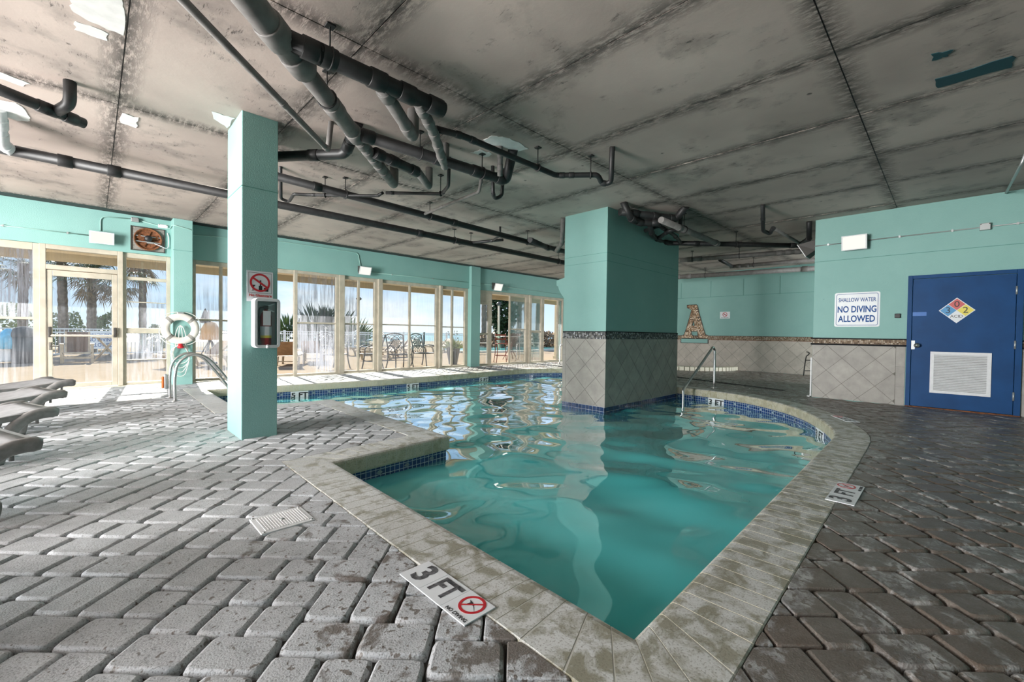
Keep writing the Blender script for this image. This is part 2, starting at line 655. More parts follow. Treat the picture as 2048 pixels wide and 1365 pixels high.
def m_ceiling():
    t = mat('ceiling')
    g = t.n('NewGeometry')
    pos = g.outputs['Position']
    oc = t.n('TexCoord').outputs['Object']
    so_ = t.n('SeparateXYZ', Vector=oc)
    ex = t.math('SUBTRACT', 0.63, t.math('ABSOLUTE', so_.outputs[0]))
    ey = t.math('SUBTRACT', 1.235, t.math('ABSOLUTE', so_.outputs[1]))
    ed = t.math('MINIMUM', ex, ey)
    mp = t.n('Mapping', Vector=pos, Scale=(9.0, 2.6, 1.0))
    sc1 = t.n('TexNoise', Vector=mp.outputs[0], Scale=3.0, Detail=8.0, Roughness=0.75)
    big = t.n('TexNoise', Vector=pos, Scale=0.55, Detail=4.0)
    mid = t.n('TexNoise', Vector=pos, Scale=2.3, Detail=6.0, Roughness=0.6)
    vo = t.n('TexVoronoi', Vector=pos, Scale=1.9)
    fine = t.n('TexNoise', Vector=pos, Scale=70.0, Detail=3.0)
    c = t.mix(t.ramp(big.outputs[0], [(0.35, 0.0), (0.65, 1.0)]), (0.365, 0.295, 0.265), (0.57, 0.47, 0.42))
    c = t.mix(t.math('MULTIPLY', t.ramp(mid.outputs[0], [(0.52, 0.0), (0.72, 1.0)]), 0.6), c, (0.13, 0.115, 0.105))
    edge = t.math('MULTIPLY', t.math('SUBTRACT', 1.0, t.math('DIVIDE', ed, 0.16), clamp=True), t.ramp(sc1.outputs[0], [(0.40, 0.0), (0.54, 1.0)]))
    scuff = t.math('MULTIPLY', t.ramp(sc1.outputs[0], [(0.57, 0.0), (0.66, 1.0)]), t.ramp(mid.outputs[0], [(0.50, 0.0), (0.60, 1.0)]))
    hole = t.ramp(vo.outputs['Distance'], [(0.028, 1.0), (0.045, 0.0)])
    ht = t.math('MULTIPLY', hole, t.ramp(fine.outputs[0], [(0.4, 0.3), (0.6, 1.0)]))
    dk = t.math('MAXIMUM', t.math('MAXIMUM', edge, scuff), ht)
    c = t.mix(t.math('MULTIPLY', dk, 0.85), c, (0.035, 0.03, 0.028))
    bp = t.n('Bump', Height=t.math('SUBTRACT', t.math('MULTIPLY', mid.outputs[0], 1.0), t.math('MULTIPLY', dk, 0.4)), Strength=0.4, Distance=0.015)
    b = t.n('BsdfPrincipled', Base__Color=c, Roughness=0.72, Normal=bp.outputs[0])
    finish(t, b.outputs[0])


def m_tile(name, a_, b_):
    t = mat(name)
    g = t.n('NewGeometry')
    pos = g.outputs['Position']
    rv = t.math('FRACT', t.math('ADD', g.outputs['Random Per Island'], t.n('ObjectInfo').outputs['Random']))
    n1 = t.n('TexNoise', Vector=pos, Scale=5.0, Detail=6.0, Roughness=0.6)
    c = t.mix(t.ramp(n1.outputs[0], [(0.32, 0.0), (0.68, 1.0)]), a_, b_)
    c = t.mix(t.math('MULTIPLY', rv, 0.22), c, tuple(x * 0.72 for x in a_))
    b = t.n('BsdfPrincipled', Base__Color=c, Roughness=0.5, Specular__IOR__Level=0.3)
    finish(t, b.outputs[0])


def m_mosaic(name, stops, sc=42.0, grout=(0.10, 0.09, 0.08)):
    t = mat(name)
    g = t.n('NewGeometry')
    v = t.n('TexVoronoi', Vector=g.outputs['Position'], Scale=sc, Randomness=0.25)
    rr = t.n('SeparateColor', Color=v.outputs['Color'])
    c = t.ramp(rr.outputs[0], stops)
    v2 = t.n('TexVoronoi', Vector=g.outputs['Position'], Scale=sc, Randomness=0.25, _feature='DISTANCE_TO_EDGE')
    c = t.mix(t.ramp(v2.outputs['Distance'], [(0.04, 1.0), (0.09, 0.0)]), c, grout)
    b = t.n('BsdfPrincipled', Base__Color=c, Roughness=0.55, Specular__IOR__Level=0.15)
    finish(t, b.outputs[0])


def m_waterline():
    """dark blue 50 mm glass tiles on a uv of metres"""
    t = mat('waterline_tile')
    uv = t.n('TexCoord').outputs['UV']
    br = t.n('TexBrick', Vector=uv, Scale=1.0, Color1=(0.010, 0.035, 0.13), Color2=(0.018, 0.06, 0.20), Mortar=(0.42, 0.50, 0.56), Mortar__Size=0.0028, Brick__Width=0.05, Row__Height=0.05, _offset=0.0)
    b = t.n('BsdfPrincipled', Base__Color=br.outputs[0], Roughness=0.18)
    finish(t, b.outputs[0])


def m_water():
    t = mat('water')
    g = t.n('NewGeometry')
    pos = g.outputs['Position']
    cn = t.n('TexNoise', Vector=pos, Scale=0.8, Detail=2.0)
    murk = t.mix(t.ramp(cn.outputs[0], [(0.3, 0.0), (0.7, 1.0)]), (0.085, 0.64, 0.66), (0.18, 0.76, 0.77))
    dif = t.n('BsdfDiffuse', Color=murk)
    tr = t.n('BsdfTransparent', Color=(0.40, 0.85, 0.85))
    body = t.n('MixShader', Fac=0.22, i1=dif.outputs[0], i2=tr.outputs[0])
    gl = t.n('BsdfGlossy', Color=(1, 1, 1), Roughness=0.01)
    fr = t.n('Fresnel', IOR=1.36)
    sh = t.n('MixShader', Fac=t.maprange(fr.outputs[0], 0.02, 0.32, 0.028, 0.80), i1=body.outputs[0], i2=gl.outputs[0])
    finish(t, sh.outputs[0])


def m_glass(name, amount, scale=30.0, haze=0.0, seed=0.0):
    """pane with hard-water runs: white vertical streaks that stay on the glass"""
    t = mat(name)
    g = t.n('NewGeometry')
    pos = g.outputs['Position']
    mp = t.n('Mapping', Vector=pos, Location=(seed, seed, seed), Scale=(1.0, 1.0, 0.045))
    n1 = t.n('TexNoise', Vector=mp.outputs[0], Scale=scale, Detail=5.0, Roughness=0.7)
    mp2 = t.n('Mapping', Vector=pos, Location=(seed * 2, 0, seed), Scale=(1.0, 1.0, 0.8))
    n2 = t.n('TexNoise', Vector=mp2.outputs[0], Scale=1.1, Detail=3.0, Distortion=0.3)
    st = t.math('MULTIPLY', t.ramp(n1.outputs[0], [(0.40, 0.0), (0.64, 1.0)]), t.ramp(n2.outputs[0], [(0.42, 0.12), (0.60, 1.0)]))
    st = t.math('ADD', t.math('MULTIPLY', st, amount), haze, clamp=True)
    gl = t.n('BsdfGlossy', Color=(1, 1, 1), Roughness=0.02)
    tr = t.n('BsdfTransparent', Color=(0.97, 0.985, 0.98))
    fr = t.n('Fresnel', IOR=1.45)
    a = t.n('MixShader', Fac=t.math('MULTIPLY', fr.outputs[0], 0.7), i1=tr.outputs[0], i2=gl.outputs[0])
    df = t.n('BsdfDiffuse', Color=(0.36, 0.38, 0.43))
    tl = t.n('BsdfTranslucent', Color=(0.42, 0.44, 0.50))
    ds = t.n('MixShader', Fac=0.6, i1=df.outputs[0], i2=tl.outputs[0])
    sh = t.n('MixShader', Fac=st, i1=a.outputs[0], i2=ds.outputs[0])
    finish(t, sh.outputs[0])


m_paver()
m_coping()
m_ceiling()
m_tile('tile_warm', (0.43, 0.39, 0.34), (0.56, 0.51, 0.45))
m_tile('tile_grey', (0.30, 0.285, 0.26), (0.41, 0.39, 0.355))
m_mosaic('mosaic_grey', [(0.0, (0.03, 0.035, 0.04)), (0.45, (0.10, 0.11, 0.12)), (0.75, (0.20, 0.19, 0.17)), (0.93, (0.45, 0.47, 0.50))])
m_mosaic('mosaic_brown', [(0.0, (0.10, 0.06, 0.035)), (0.4, (0.26, 0.18, 0.11)), (0.7, (0.34, 0.26, 0.19)), (1.0, (0.55, 0.47, 0.37))])
m_mosaic('mosaic_shell', [(0.0, (0.20, 0.10, 0.05)), (0.35, (0.42, 0.25, 0.13)), (0.7, (0.62, 0.46, 0.32)), (1.0, (0.85, 0.74, 0.60))], 26.0)
m_waterline()
m_water()
m_glass('glass_clear', 0.06, 30, 0.0, 0.3)
m_glass('glass_light', 0.24, 26, 0.02, 1.7)
m_glass('glass_streaked', 0.50, 30, 0.02, 3.1)
m_glass('glass_heavy', 0.72, 24, 0.05, 5.3)
m_glass('acrylic', 0.05, 30, 0.05, 2.2)

H = 3.234                      # underside of the slab
YW = 10.90                     # inner face of the window wall
XR = 9.444                     # door wall
XF = 14.90                     # far wall
X0, Y0 = -6.5, -4.2            # open end of the hall, wall behind the camera
WL = -0.25                     # water level

# ------------------------------------------------------------------ pool outline (inner edge of the coping, clockwise seen from above is irrelevant)
curve_r = catmull([(4.6, 0.826, 0), (5.3, 0.84, 0), (5.95, 0.87, 0), (6.5, 1.0, 0), (7.15, 1.27, 0), (7.75, 1.62, 0), (8.3, 2.15, 0), (8.68, 2.75, 0), (8.86, 3.4, 0), (8.92, 4.1, 0)], 6)
curve_h = catmull([(8.98, 4.95, 0), (9.8, 5.6, 0), (10.75, 6.6, 0), (11.15, 7.6, 0), (10.85, 8.5, 0), (10.1, 9.0, 0), (9.2, 9.18, 0), (7.5, 9.12, 0), (6.0, 9.05, 0), (4.6, 9.07, 0)], 6)
OUT = [Vector((1.375, 0.755, 0))] + curve_r + curve_h + [Vector(p) for p in ((3.4, 9.2, 0), (2.5, 9.32, 0), (1.46, 9.42, 0), (1.43, 6.93, 0), (2.72, 6.87, 0), (2.662, 3.685, 0), (1.41, 3.575, 0))]


def area2(P):
    return sum(P[i].x * P[(i + 1) % len(P)].y - P[(i + 1) % len(P)].x * P[i].y for i in range(len(P)))


assert area2(OUT) > 0          # counter-clockwise: outside is to the right of each edge


def offset_poly(P, d):
    """miter offset outwards by d for a counter-clockwise polygon"""
    n = len(P)
    res = []
    for i in range(n):
        a, b, c = P[i - 1], P[i], P[(i + 1) % n]
        e1, e2 = (b - a).normalized(), (c - b).normalized()
        n1, n2 = Vector((e1.y, -e1.x, 0)), Vector((e2.y, -e2.x, 0))
        m_ = n1 + n2
        k = d * 2 / max(m_.length_squared, 0.5)
        res.append(b + m_ * k)
    return res


OUTER = offset_poly(OUT, 0.30)


def inside(P, x, y):
    c = False
    n = len(P)
    j = n - 1
    for i in range(n):
        xi, yi, xj, yj = P[i].x, P[i].y, P[j].x, P[j].y
        if (yi > y) != (yj > y) and x < (xj - xi) * (y - yi) / (yj - yi) + xi:
            c = not c
        j = i
    return c


# ------------------------------------------------------------------ floor: bed and pavers
floor = thing('floor', 'grey tumbled paver pool deck wrapping around the indoor pool', 'floor', (0, 0, 0), kind='structure')
mb = MB()
outer = [Vector(p) for p in ((X0, Y0, -0.028), (XF + .3, Y0, -0.028), (XF + .3, 11.1, -0.028), (X0, 11.1, -0.028))]
hole = [Vector((p.x, p.y, -0.028)) for p in offset_poly(OUT, 0.08)]
allp = outer + hole
tris = geometry.tessellate_polygon([outer, hole])
fs = []
for a, b, c in tris:
    nz = (allp[b] - allp[a]).cross(allp[c] - allp[a]).z
    fs.append((a, b, c) if nz > 0 else (a, c, b))
mb.add(allp, fs)
mb.build('paver_bed', M['sand'], floor)

U = 0.0865
TN = 12
PIECES = [(3, 2), (2, 3), (2, 2)]


def torus_tiling(n, seed):
    r = random.Random(seed)
    g = [[-1] * n for _ in range(n)]
    placed = []

    for k_ in range(6):              # a few stones straddle the seam of the repeat so that no joint runs through
        x_, y_ = (r.randrange(n), n - 1) if k_ % 2 else (n - 1, r.randrange(n))
        w_, h_ = r.choice(PIECES)
        cells = [((x_ + i) % n, (y_ + j) % n) for i in range(w_) for j in range(h_)]
        if all(g[b_][a_] < 0 for a_, b_ in cells):
            for a_, b_ in cells:
                g[b_][a_] = len(placed)
            placed.append((x_, y_, w_, h_))

    def solve(depth):
        for y in range(n):
            for x in range(n):
                if g[y][x] < 0:
                    opts = PIECES[:]
                    r.shuffle(opts)
                    for (w_, h_) in opts:
                        cells = [((x + i) % n, (y + j) % n) for i in range(w_) for j in range(h_)]
                        if all(g[b_][a_] < 0 for a_, b_ in cells):
                            k = len(placed)
                            for a_, b_ in cells:
                                g[b_][a_] = k
                            placed.append((x, y, w_, h_))
                            cnt[0] += 1
                            if cnt[0] > 4000:
                                raise RuntimeError
                            if solve(depth + 1):
                                return True
                            placed.pop()
                            for a_, b_ in cells:
                                g[b_][a_] = -1
                    return False
        return True
    cnt = [0]
    try:
        if solve(0):
            return placed
    except RuntimeError:
        pass
    return None


tiling = None
sd = 2708
while tiling is None:
    tiling = torus_tiling(TN, sd)
    sd += 1

E1 = Vector((math.cos(math.radians(45)), -math.sin(math.radians(45)), 0))    # across the view
E2 = Vector((math.cos(math.radians(45)), math.sin(math.radians(45)), 0))     # away from the camera


def stone_mesh(poly, zt, r, seed, cut=None):
    """tumbled stone from a convex 2d polygon: returns verts, faces"""
    n = len(poly)
    rr = random.Random(seed)
    ring = []
    for i in range(n):
        a, b, c = poly[i - 1], poly[i], poly[(i + 1) % n]
        d1, d2 = (a - b), (c - b)
        l1, l2 = d1.length, d2.length
        if l1 < 1e-5 or l2 < 1e-5:
            continue
        q = min(r, l1 * .4, l2 * .4) * rr.uniform(.7, 1.3)
        p1, p2 = b + d1 / l1 * q, b + d2 / l2 * q
        ring += [p1, (p1 + p2) * .5 * .45 + b * .55, p2]
    m_ = len(ring)
    cen = sum(ring, Vector((0, 0))) / m_
    vs = []
    for k, (ins, z) in enumerate(((0.0, zt - 0.05), (0.0, zt - 0.006), (0.002, zt - 0.002), (0.007, zt)) if r < .015 else ((0.0, zt - 0.05), (0.0, zt - 0.015), (0.005, zt - 0.0055), (0.017, zt))):
        for p in ring:
            d = (cen - p)
            L = d.length
            jit = rr.uniform(-.0012, .0012) if k in (1, 2) else 0
            vs.append((p.x + d.x / L * (ins + jit), p.y + d.y / L * (ins + jit), z))
    fs_ = []
    for k in range(3):
        for i in range(m_):
            j = (i + 1) % m_
            fs_.append((k * m_ + i, k * m_ + j, (k + 1) * m_ + j, (k + 1) * m_ + i))
    fs_.append(tuple(3 * m_ + i for i in range(m_)))
    return vs, fs_


def clip_half(poly, p, nrm):
    """keep the side where (q-p).nrm >= 0"""
    res = []
    n = len(poly)
    for i in range(n):
        a, b = poly[i], poly[(i + 1) % n]
        da, db = (a - p).dot(nrm), (b - p).dot(nrm)
        if da >= 0:
            res.append(a)
        if (da >= 0) != (db >= 0):
            res.append(a + (b - a) * (da / (da - db)))
    return res


V2 = lambda v: Vector((v.x, v.y))
HID = offset_poly(OUT, 0.3015)
HID2 = [V2(p) for p in HID]
shapes = {}
stones = []            # (screen size, key or None, centre, verts, faces)
gap = 0.0042
O2 = Vector((0.31, 0.22))
span = 17
for ty in range(-12, span):
    for tx in range(-16, 17):
        for (cx, cy, w_, h_) in tiling:
            gx, gy = tx * TN + cx, ty * TN + cy
            c = O2 + V2(E1) * ((gx + w_ / 2) * U) + V2(E2) * ((gy + h_ / 2) * U)
            if not (X0 < c.x < XF and Y0 < c.y < YW - .02):
                continue
            if c.x > XR and c.y < 1.72:
                continue
            hw, hh = w_ * U / 2 - gap, h_ * U / 2 - gap
            corners = [c + V2(E1) * a + V2(E2) * b for a, b in ((-hw, -hh), (hw, -hh), (hw, hh), (-hw, hh))]
            # only what this camera or one a step aside can see
            far = PROJ((c.x, c.y, 0))
            if far[2] < 0.6 or not (-420 < far[0] < 2480):
                continue
            ins = [inside(HID, p.x, p.y) for p in corners]
            cut = any(ins)
            poly = corners
            if cut:
                if all(ins):
                    continue
                near_ = []
                for i in range(len(HID2)):
                    a, b = HID2[i], HID2[(i + 1) % len(HID2)]
                    d = b - a
                    L = d.length
                    if L < 1e-6:
                        continue
                    tt = max(0, min(1, (c - a).dot(d) / L / L))
                    near_.append(((c - (a + d * tt)).length, a, Vector((d.y, -d.x)) / L))
                near_.sort(key=lambda q: q[0])
                b1 = near_[0]
                b2 = next((q for q in near_[1:6] if q[0] < .25 and abs(q[2].dot(b1[2])) < .5), None)
                cand = [clip_half(corners, b1[1], b1[2])]
                if b2:
                    o2 = clip_half(corners, b1[1], -b1[2])
                    if len(o2) >= 3:
                        cand.append(clip_half(o2, b2[1], b2[2]))
                for poly in cand:
                    if len(poly) < 3:
                        continue
                    q = [poly[0]]                     # drop double points
                    for p in poly[1:]:
                        if (p - q[-1]).length > 0.006:
                            q.append(p)
                    if (q[0] - q[-1]).length < 0.006:
                        q.pop()
                    poly = q
                    if len(poly) < 3:
                        continue
                    ar = abs(sum(poly[i].x * poly[(i + 1) % len(poly)].y - poly[(i + 1) % len(poly)].x * poly[i].y for i in range(len(poly)))) / 2
                    cen_ = sum(poly, Vector((0, 0))) / len(poly)
                    if ar < 0.0010 or inside(HID, cen_.x, cen_.y) or any(inside(OUT, p.x, p.y) for p in poly):
                        continue
                    stones.append((far, cut, c, poly, (w_, h_)))
                continue
            stones.append((far, cut, c, poly, (w_, h_)))

SHARED = {}


def shared_stone(wh, k):
    key = (wh, k)
    if key not in SHARED:
        hw, hh = wh[0] * U / 2 - gap, wh[1] * U / 2 - gap
        poly = [V2(E1) * a + V2(E2) * b for a, b in ((-hw, -hh), (hw, -hh), (hw, hh), (-hw, hh))]
        SHARED[key] = stone_mesh(poly, 0.0, 0.027, 31 * k + wh[0] * 7 + wh[1])
    return SHARED[key]


inframe = lambda f: -20 < f[0] < 2068 and f[1] < 1390
stones.sort(key=lambda s: (not inframe(s[0]), s[0][2]))
MESHES = {}
rest = MB()
for i, (far, cut, c, poly, wh) in enumerate(stones):
    k = rnd.randrange(5)
    dz = rnd.uniform(-.003, .003)
    if i < 300:
        if cut:
            vs, fs = stone_mesh([p - c for p in poly], 0.0, 0.012, i)
            me = bpy.data.meshes.new('paver')
            me.from_pydata(vs, [], fs)
            me.materials.append(M['paver'])
        else:
            if (wh, k) not in MESHES:
                vs, fs = shared_stone(wh, k)
                me = bpy.data.meshes.new('paver')
                me.from_pydata(vs, [], fs)
                me.polygons.foreach_set('use_smooth', [j < len(fs) - 1 for j in range(len(fs))])
                me.materials.append(M['paver'])
                MESHES[(wh, k)] = me
            me = MESHES[(wh, k)]
        o = bpy.data.objects.new('paver', me)
        COL.objects.link(o)
        o.location = (c.x, c.y, dz)
        o.parent = floor
    else:
        vs, fs = (stone_mesh([p - c for p in poly], 0.0, 0.012, i) if cut else shared_stone(wh, k))
        rest.add([(x + c.x, y + c.y, z + dz) for x, y, z in vs], fs)
o = rest.build('paver', M['paver'], floor)
o['kind'] = 'stuff'
o['label'] = 'farther pavers of the grey pool deck'

# ------------------------------------------------------------------ pool: basin, waterline tiles, coping stones
pool = thing('swimming_pool', 'indoor pool with pale coping stones and dark blue waterline tiles', 'pool', (4.0, 5.0, 0))
mb = MB()
n = len(OUT)
ws = offset_poly(OUT, 0.012)
for i in range(n):
    a, b = ws[i], ws[(i + 1) % n]
    mb.add([(a.x, a.y, -0.05), (b.x, b.y, -0.05), (b.x, b.y, -1.25), (a.x, a.y, -1.25)], [(0, 1, 2, 3)])
fl = [Vector((p.x, p.y, -1.25)) for p in ws]
fs = []
for a, b, c in geometry.tessellate_polygon([fl]):
    nz = (fl[b] - fl[a]).cross(fl[c] - fl[a]).z
    fs.append((a, b, c) if nz > 0 else (a, c, b))
mb.add(fl, fs)
mb.build('basin', M['basin'], pool)
# tile band with arc-length uv
mb = MB()
tl = offset_poly(OUT, 0.004)
s0 = 0.0
for i in range(n):
    a, b = tl[i], tl[(i + 1) % n]
    L = (b - a).length
    k = len(mb.f)
    mb.add([(a.x, a.y, -0.42), (b.x, b.y, -0.42), (b.x, b.y, -0.140), (a.x, a.y, -0.140)], [(3, 2, 1, 0)])
    mb.u[k] = [(s0, 0.28), (s0 + L, 0.28), (s0 + L, 0.0), (s0, 0.0)]
    s0 += L
mb.build('waterline_tiles', M['waterline_tile'], pool)


def walk(step):
    """points every step along the outline with their left normals"""
    res = []
    s_acc = 0.0
    for i in range(n):
        a, b = OUT[i], OUT[(i + 1) % n]
        L = (b - a).length
        d = (b - a) / L
        while s_acc < L:
            p = a + d * s_acc
            res.append((p, d))
            s_acc += step
        s_acc -= L
    return res


# pale flower tiles set into the band
fm = MB()
plain('tile_flower', (0.28, 0.40, 0.46), 0.3)
for (p, d) in walk(0.30):
    nn = Vector((-d.y, d.x, 0))
    fr = Frame((p.x + nn.x * 0.0, p.y + nn.y * 0.0, -0.195), d, (0, 0, 1))
    fr.n_ = nn
    for k in range(5):
        q = math.radians(18 + 36 * k)
        tip = (0.034 * math.cos(q), 0.034 * math.sin(q) - .012)
        s_ = (0.010 * math.cos(q + 1.5), 0.010 * math.sin(q + 1.5))
        mid = (tip[0] * .55, tip[1] * .55)
        pts = [(0, -.018), (mid[0] + s_[0], mid[1] + s_[1]), tip, (mid[0] - s_[0], mid[1] - s_[1])]
        fm.add([fr((x, y, 0.003)) for x, y in pts], [(0, 1, 2, 3), (3, 2, 1, 0)])
fo_ = fm.build('flower_inlay', M['tile_flower'], pool)
fo_['kind'] = 'stuff'

PROF = [(-0.300, -0.045), (-0.300, -0.003), (-0.294, 0.001), (-0.020, 0.001), (0.004, -0.003), (0.018, -0.014), (0.024, -0.034), (0.024, -0.128), (0.016, -0.143), (-0.040, -0.145)]


def coping_block(a, na, b, nb, shrink=0.0):
    vs = []
    for (p, nn) in ((a, na), (b, nb)):
        for (o_, z) in PROF:
            vs.append((p.x + nn.x * (o_ - (shrink if o_ > 0 else 0)), p.y + nn.y * (o_ - (shrink if o_ > 0 else 0)), z - shrink))
    m_ = len(PROF)
    fs_ = [tuple(range(m_)), tuple(range(m_, 2 * m_))[::-1]]
    for i in range(m_):
        j = (i + 1) % m_
        fs_.append((j, i, i + m_, j + m_))
    return vs, fs_


# inward miter vectors per outline vertex
mit = []
for i in range(n):
    a, b, c = OUT[i - 1], OUT[i], OUT[(i + 1) % n]
    e1, e2 = (b - a).normalized(), (c - b).normalized()
    m_ = Vector((-e1.y, e1.x, 0)) + Vector((-e2.y, e2.x, 0))
    mit.append(m_ * (2 / max(m_.length_squared, .5)))
core = MB()
seg_done = 0
i = 0
# group smooth runs of short edges so that stones follow the curve
idx = list(range(n))
for i in idx:
    a, b = OUT[i], OUT[(i + 1) % n]
    core.add(*coping_block(a, mit[i], b, mit[(i + 1) % n], 0.0012))
core.build('coping_mortar', M['mastic'], pool)
carry = 0.0
for i in idx:
    a, b = OUT[i], OUT[(i + 1) % n]
    na, nb = mit[i], mit[(i + 1) % n]
    L = (b - a).length
    cnt = max(1, round(L / 0.1045))
    for k in range(cnt):
        t0, t1 = k / cnt, (k + 1) / cnt
        g_ = 0.0030 / L
        t0 += g_ if True else 0
        t1 -= g_
        p0, p1 = a.lerp(b, t0), a.lerp(b, t1)
        q0, q1 = na.lerp(nb, t0), na.lerp(nb, t1)
        if cnt > 6 and L > 1.0:      # straight runs: stones square to the edge, only the end ones mitred
            d = (b - a) / L
            sq = Vector((-d.y, d.x, 0))
            if t0 * L > 0.35: q0 = sq
            if (1 - t1) * L > 0.35: q1 = sq
            if t1 * L < 0.35 or t0 * L <= 0.35:
                w0 = min(1, t0 * L / .35)
                q0 = na.lerp(sq, w0)
                q1 = na.lerp(sq, min(1, t1 * L / .35))
            elif (1 - t0) * L < 0.35 or (1 - t1) * L <= 0.35:
                q0 = nb.lerp(sq, min(1, (1 - t0) * L / .35))
                q1 = nb.lerp(sq, min(1, (1 - t1) * L / .35))
        m2 = MB()
        m2.add(*coping_block(p0, q0, p1, q1))
        m2.build('coping_stone', M['coping'], pool)

# waterline depth plates
def wl_plate(px, py, txt, wid=0.33):
    p = PZ(px, py, -0.16)
    best = min(range(n), key=lambda i: ((OUT[i] + OUT[(i + 1) % n]) / 2 - Vector((p.x, p.y, 0))).length)
    best = None
    for i in range(n):
        a, b = OUT[i], OUT[(i + 1) % n]
        d = b - a
        tt = max(0, min(1, (Vector((p.x, p.y, 0)) - a).dot(d) / d.length_squared))
        q = a + d * tt
        ds = (q - Vector((p.x, p.y, 0))).length
        if best is None or ds < best[0]:
            best = (ds, q, d.normalized())
    q, d = best[1], best[2]
    nn = Vector((-d.y, d.x, 0))
    fr = Frame((q.x + nn.x * .003, q.y + nn.y * .003, -0.222), -d, (0, 0, 1))
    m_ = MB()
    fr.box(m_, (-wid / 2, -0.075, 0), (wid / 2, 0.082, 0.008))
    o_ = m_.build('depth_plate', M['sign_white'], pool)
    text_obj(txt, 0.13, fr, 0, 0.0, 0.009, M['ink'], pool, sx=1.3, bold=0.004)


for (x, y, s_) in ((1425, 800, '3 FT'), (1647, 862, '3 FT'), (600, 785, '5 FT'), (845, 772, '5 FT'), (978, 757, '5 FT')):
    wl_plate(x, y, s_)

# water: a real rippled surface
WV = []
R_ = random.Random(21)
for k in range(26):
    lam = 0.32 * (1.115 ** k) * R_.uniform(.85, 1.15) if k < 16 else R_.uniform(.5, 1.3)
    ang = math.radians(R_.gauss(62, 38))
    WV.append((2 * math.pi / lam * math.cos(ang), 2 * math.pi / lam * math.sin(ang), R_.uniform(0, 6.28), 0.0031 * lam ** 1.0 * R_.uniform(.6, 1.2)))


def wave(x, y):
    xx = x + .10 * math.sin(1.7 * y + .9 * x)
    yy = y + .10 * math.sin(1.9 * x - .7 * y)
    return sum(a * math.sin(kx * xx + ky * yy + p) for kx, ky, p, a in WV)


wq_ = offset_poly(OUT, 0.09)
step = 0.045
gx0, gy0 = min(p.x for p in wq_), min(p.y for p in wq_)
gnx, gny = int((max(p.x for p in wq_) - gx0) / step) + 2, int((max(p.y for p in wq_) - gy0) / step) + 2
ids, vs, fs = {}, [], []


def wid(i, j):
    if (i, j) not in ids:
        x, y = gx0 + i * step, gy0 + j * step
        ids[(i, j)] = len(vs)
        vs.append((x, y, WL + wave(x, y)))
    return ids[(i, j)]


for i in range(gnx):
    for j in range(gny):
        cx, cy = gx0 + (i + .5) * step, gy0 + (j + .5) * step
        if inside(wq_, cx, cy) and not (6.25 < cx < 8.78 and 4.13 < cy < 4.87):
            fs.append((wid(i, j), wid(i + 1, j), wid(i + 1, j + 1), wid(i, j + 1)))
mb = MB()
mb.add(vs, fs, True)
wo = mb.build('pool_water', M['water'], smooth=True)
tag(wo, 'cloudy turquoise water filling the indoor pool', 'water', kind='stuff')

# ------------------------------------------------------------------ ceiling
ceil = thing('ceiling', 'stained bare concrete ceiling with dark scuffed panel seams', 'ceiling', (3, 3, H), kind='structure')
mb = MB()
mb.box((X0 - .3, Y0 - .3, H + 0.006), (XF + .4, 11.25, H + 0.30))
mb.build('slab', M['hanger'], ceil)
xs = [0.18 + 1.272 * k for k in range(-12, 13)]
ys = [0.65 + 2.482 * k for k in range(-2, 5)]
CM = {}
for i in range(len(xs) - 1):
    for j in range(len(ys) - 1):
        xa, xb = max(xs[i], X0), min(xs[i + 1], XF + .1)
        ya, yb = max(ys[j], Y0), min(ys[j + 1], 11.1)
        if xb - xa < .1 or yb - ya < .1:
            continue
        sx, sy = xb - xa - .009, yb - ya - .009
        key = (round(sx, 3), round(sy, 3))
        if key not in CM:
            m2 = MB()
            m2.box((-sx / 2, -sy / 2, 0), (sx / 2, sy / 2, .03))
            me = m2.mesh('ceiling_panel')
            me.materials.append(M['ceiling'])
            CM[key] = me
        o = bpy.data.objects.new('ceiling_panel', CM[key])
        COL.objects.link(o)
        o.parent = ceil
        o.location = Vector(((xa + xb) / 2, (ya + yb) / 2, H + rnd.uniform(-.004, .002))) - ceil.location
# paint patches on the slab
def patch(pts, m_, nm='paint_patch', zoff=0.0055):
    m2 = MB()
    P = [PZ(x, y, H - zoff) for x, y in pts]
    R_ = random.Random(len(pts) + int(pts[0][0]))
    Q = []
    for i in range(len(P)):
        a, b = P[i], P[(i + 1) % len(P)]
        for k in range(4):
            q = a.lerp(b, k / 4)
            Q.append(q + Vector((R_.uniform(-.012, .012), R_.uniform(-.012, .012), 0)))
    m2.prism(Q, (0, 0, .004))
    m2.build(nm, m_, ceil)


for pts in ([(143, -5), (140, 20), (185, 45), (248, 72), (250, 20), (246, -6)], [(152, 42), (149, 60), (212, 83), (220, 68)], [(-6, 200), (-6, 228), (30, 240), (60, 243), (55, 226), (36, 208)],
            [(242, 226), (240, 245), (272, 257), (275, 236)], [(424, 224), (430, 238), (454, 256), (468, 236)], [(967, 280), (985, 272), (1010, 275), (1040, 285), (1056, 298), (1030, 304), (1000, 292), (980, 290)],
            [(942, 306), (960, 300), (985, 308), (972, 315)], [(-6, 142), (60, 168), (40, 172), (-6, 155)]):
    patch(pts, M['white_paint'])
patch([(1868, 160), (2028, 112), (2026, 134), (1878, 176)], M['teal_paint'])
patch([(1864, 108), (1910, 100), (1896, 112), (1866, 122)], M['teal_paint'])

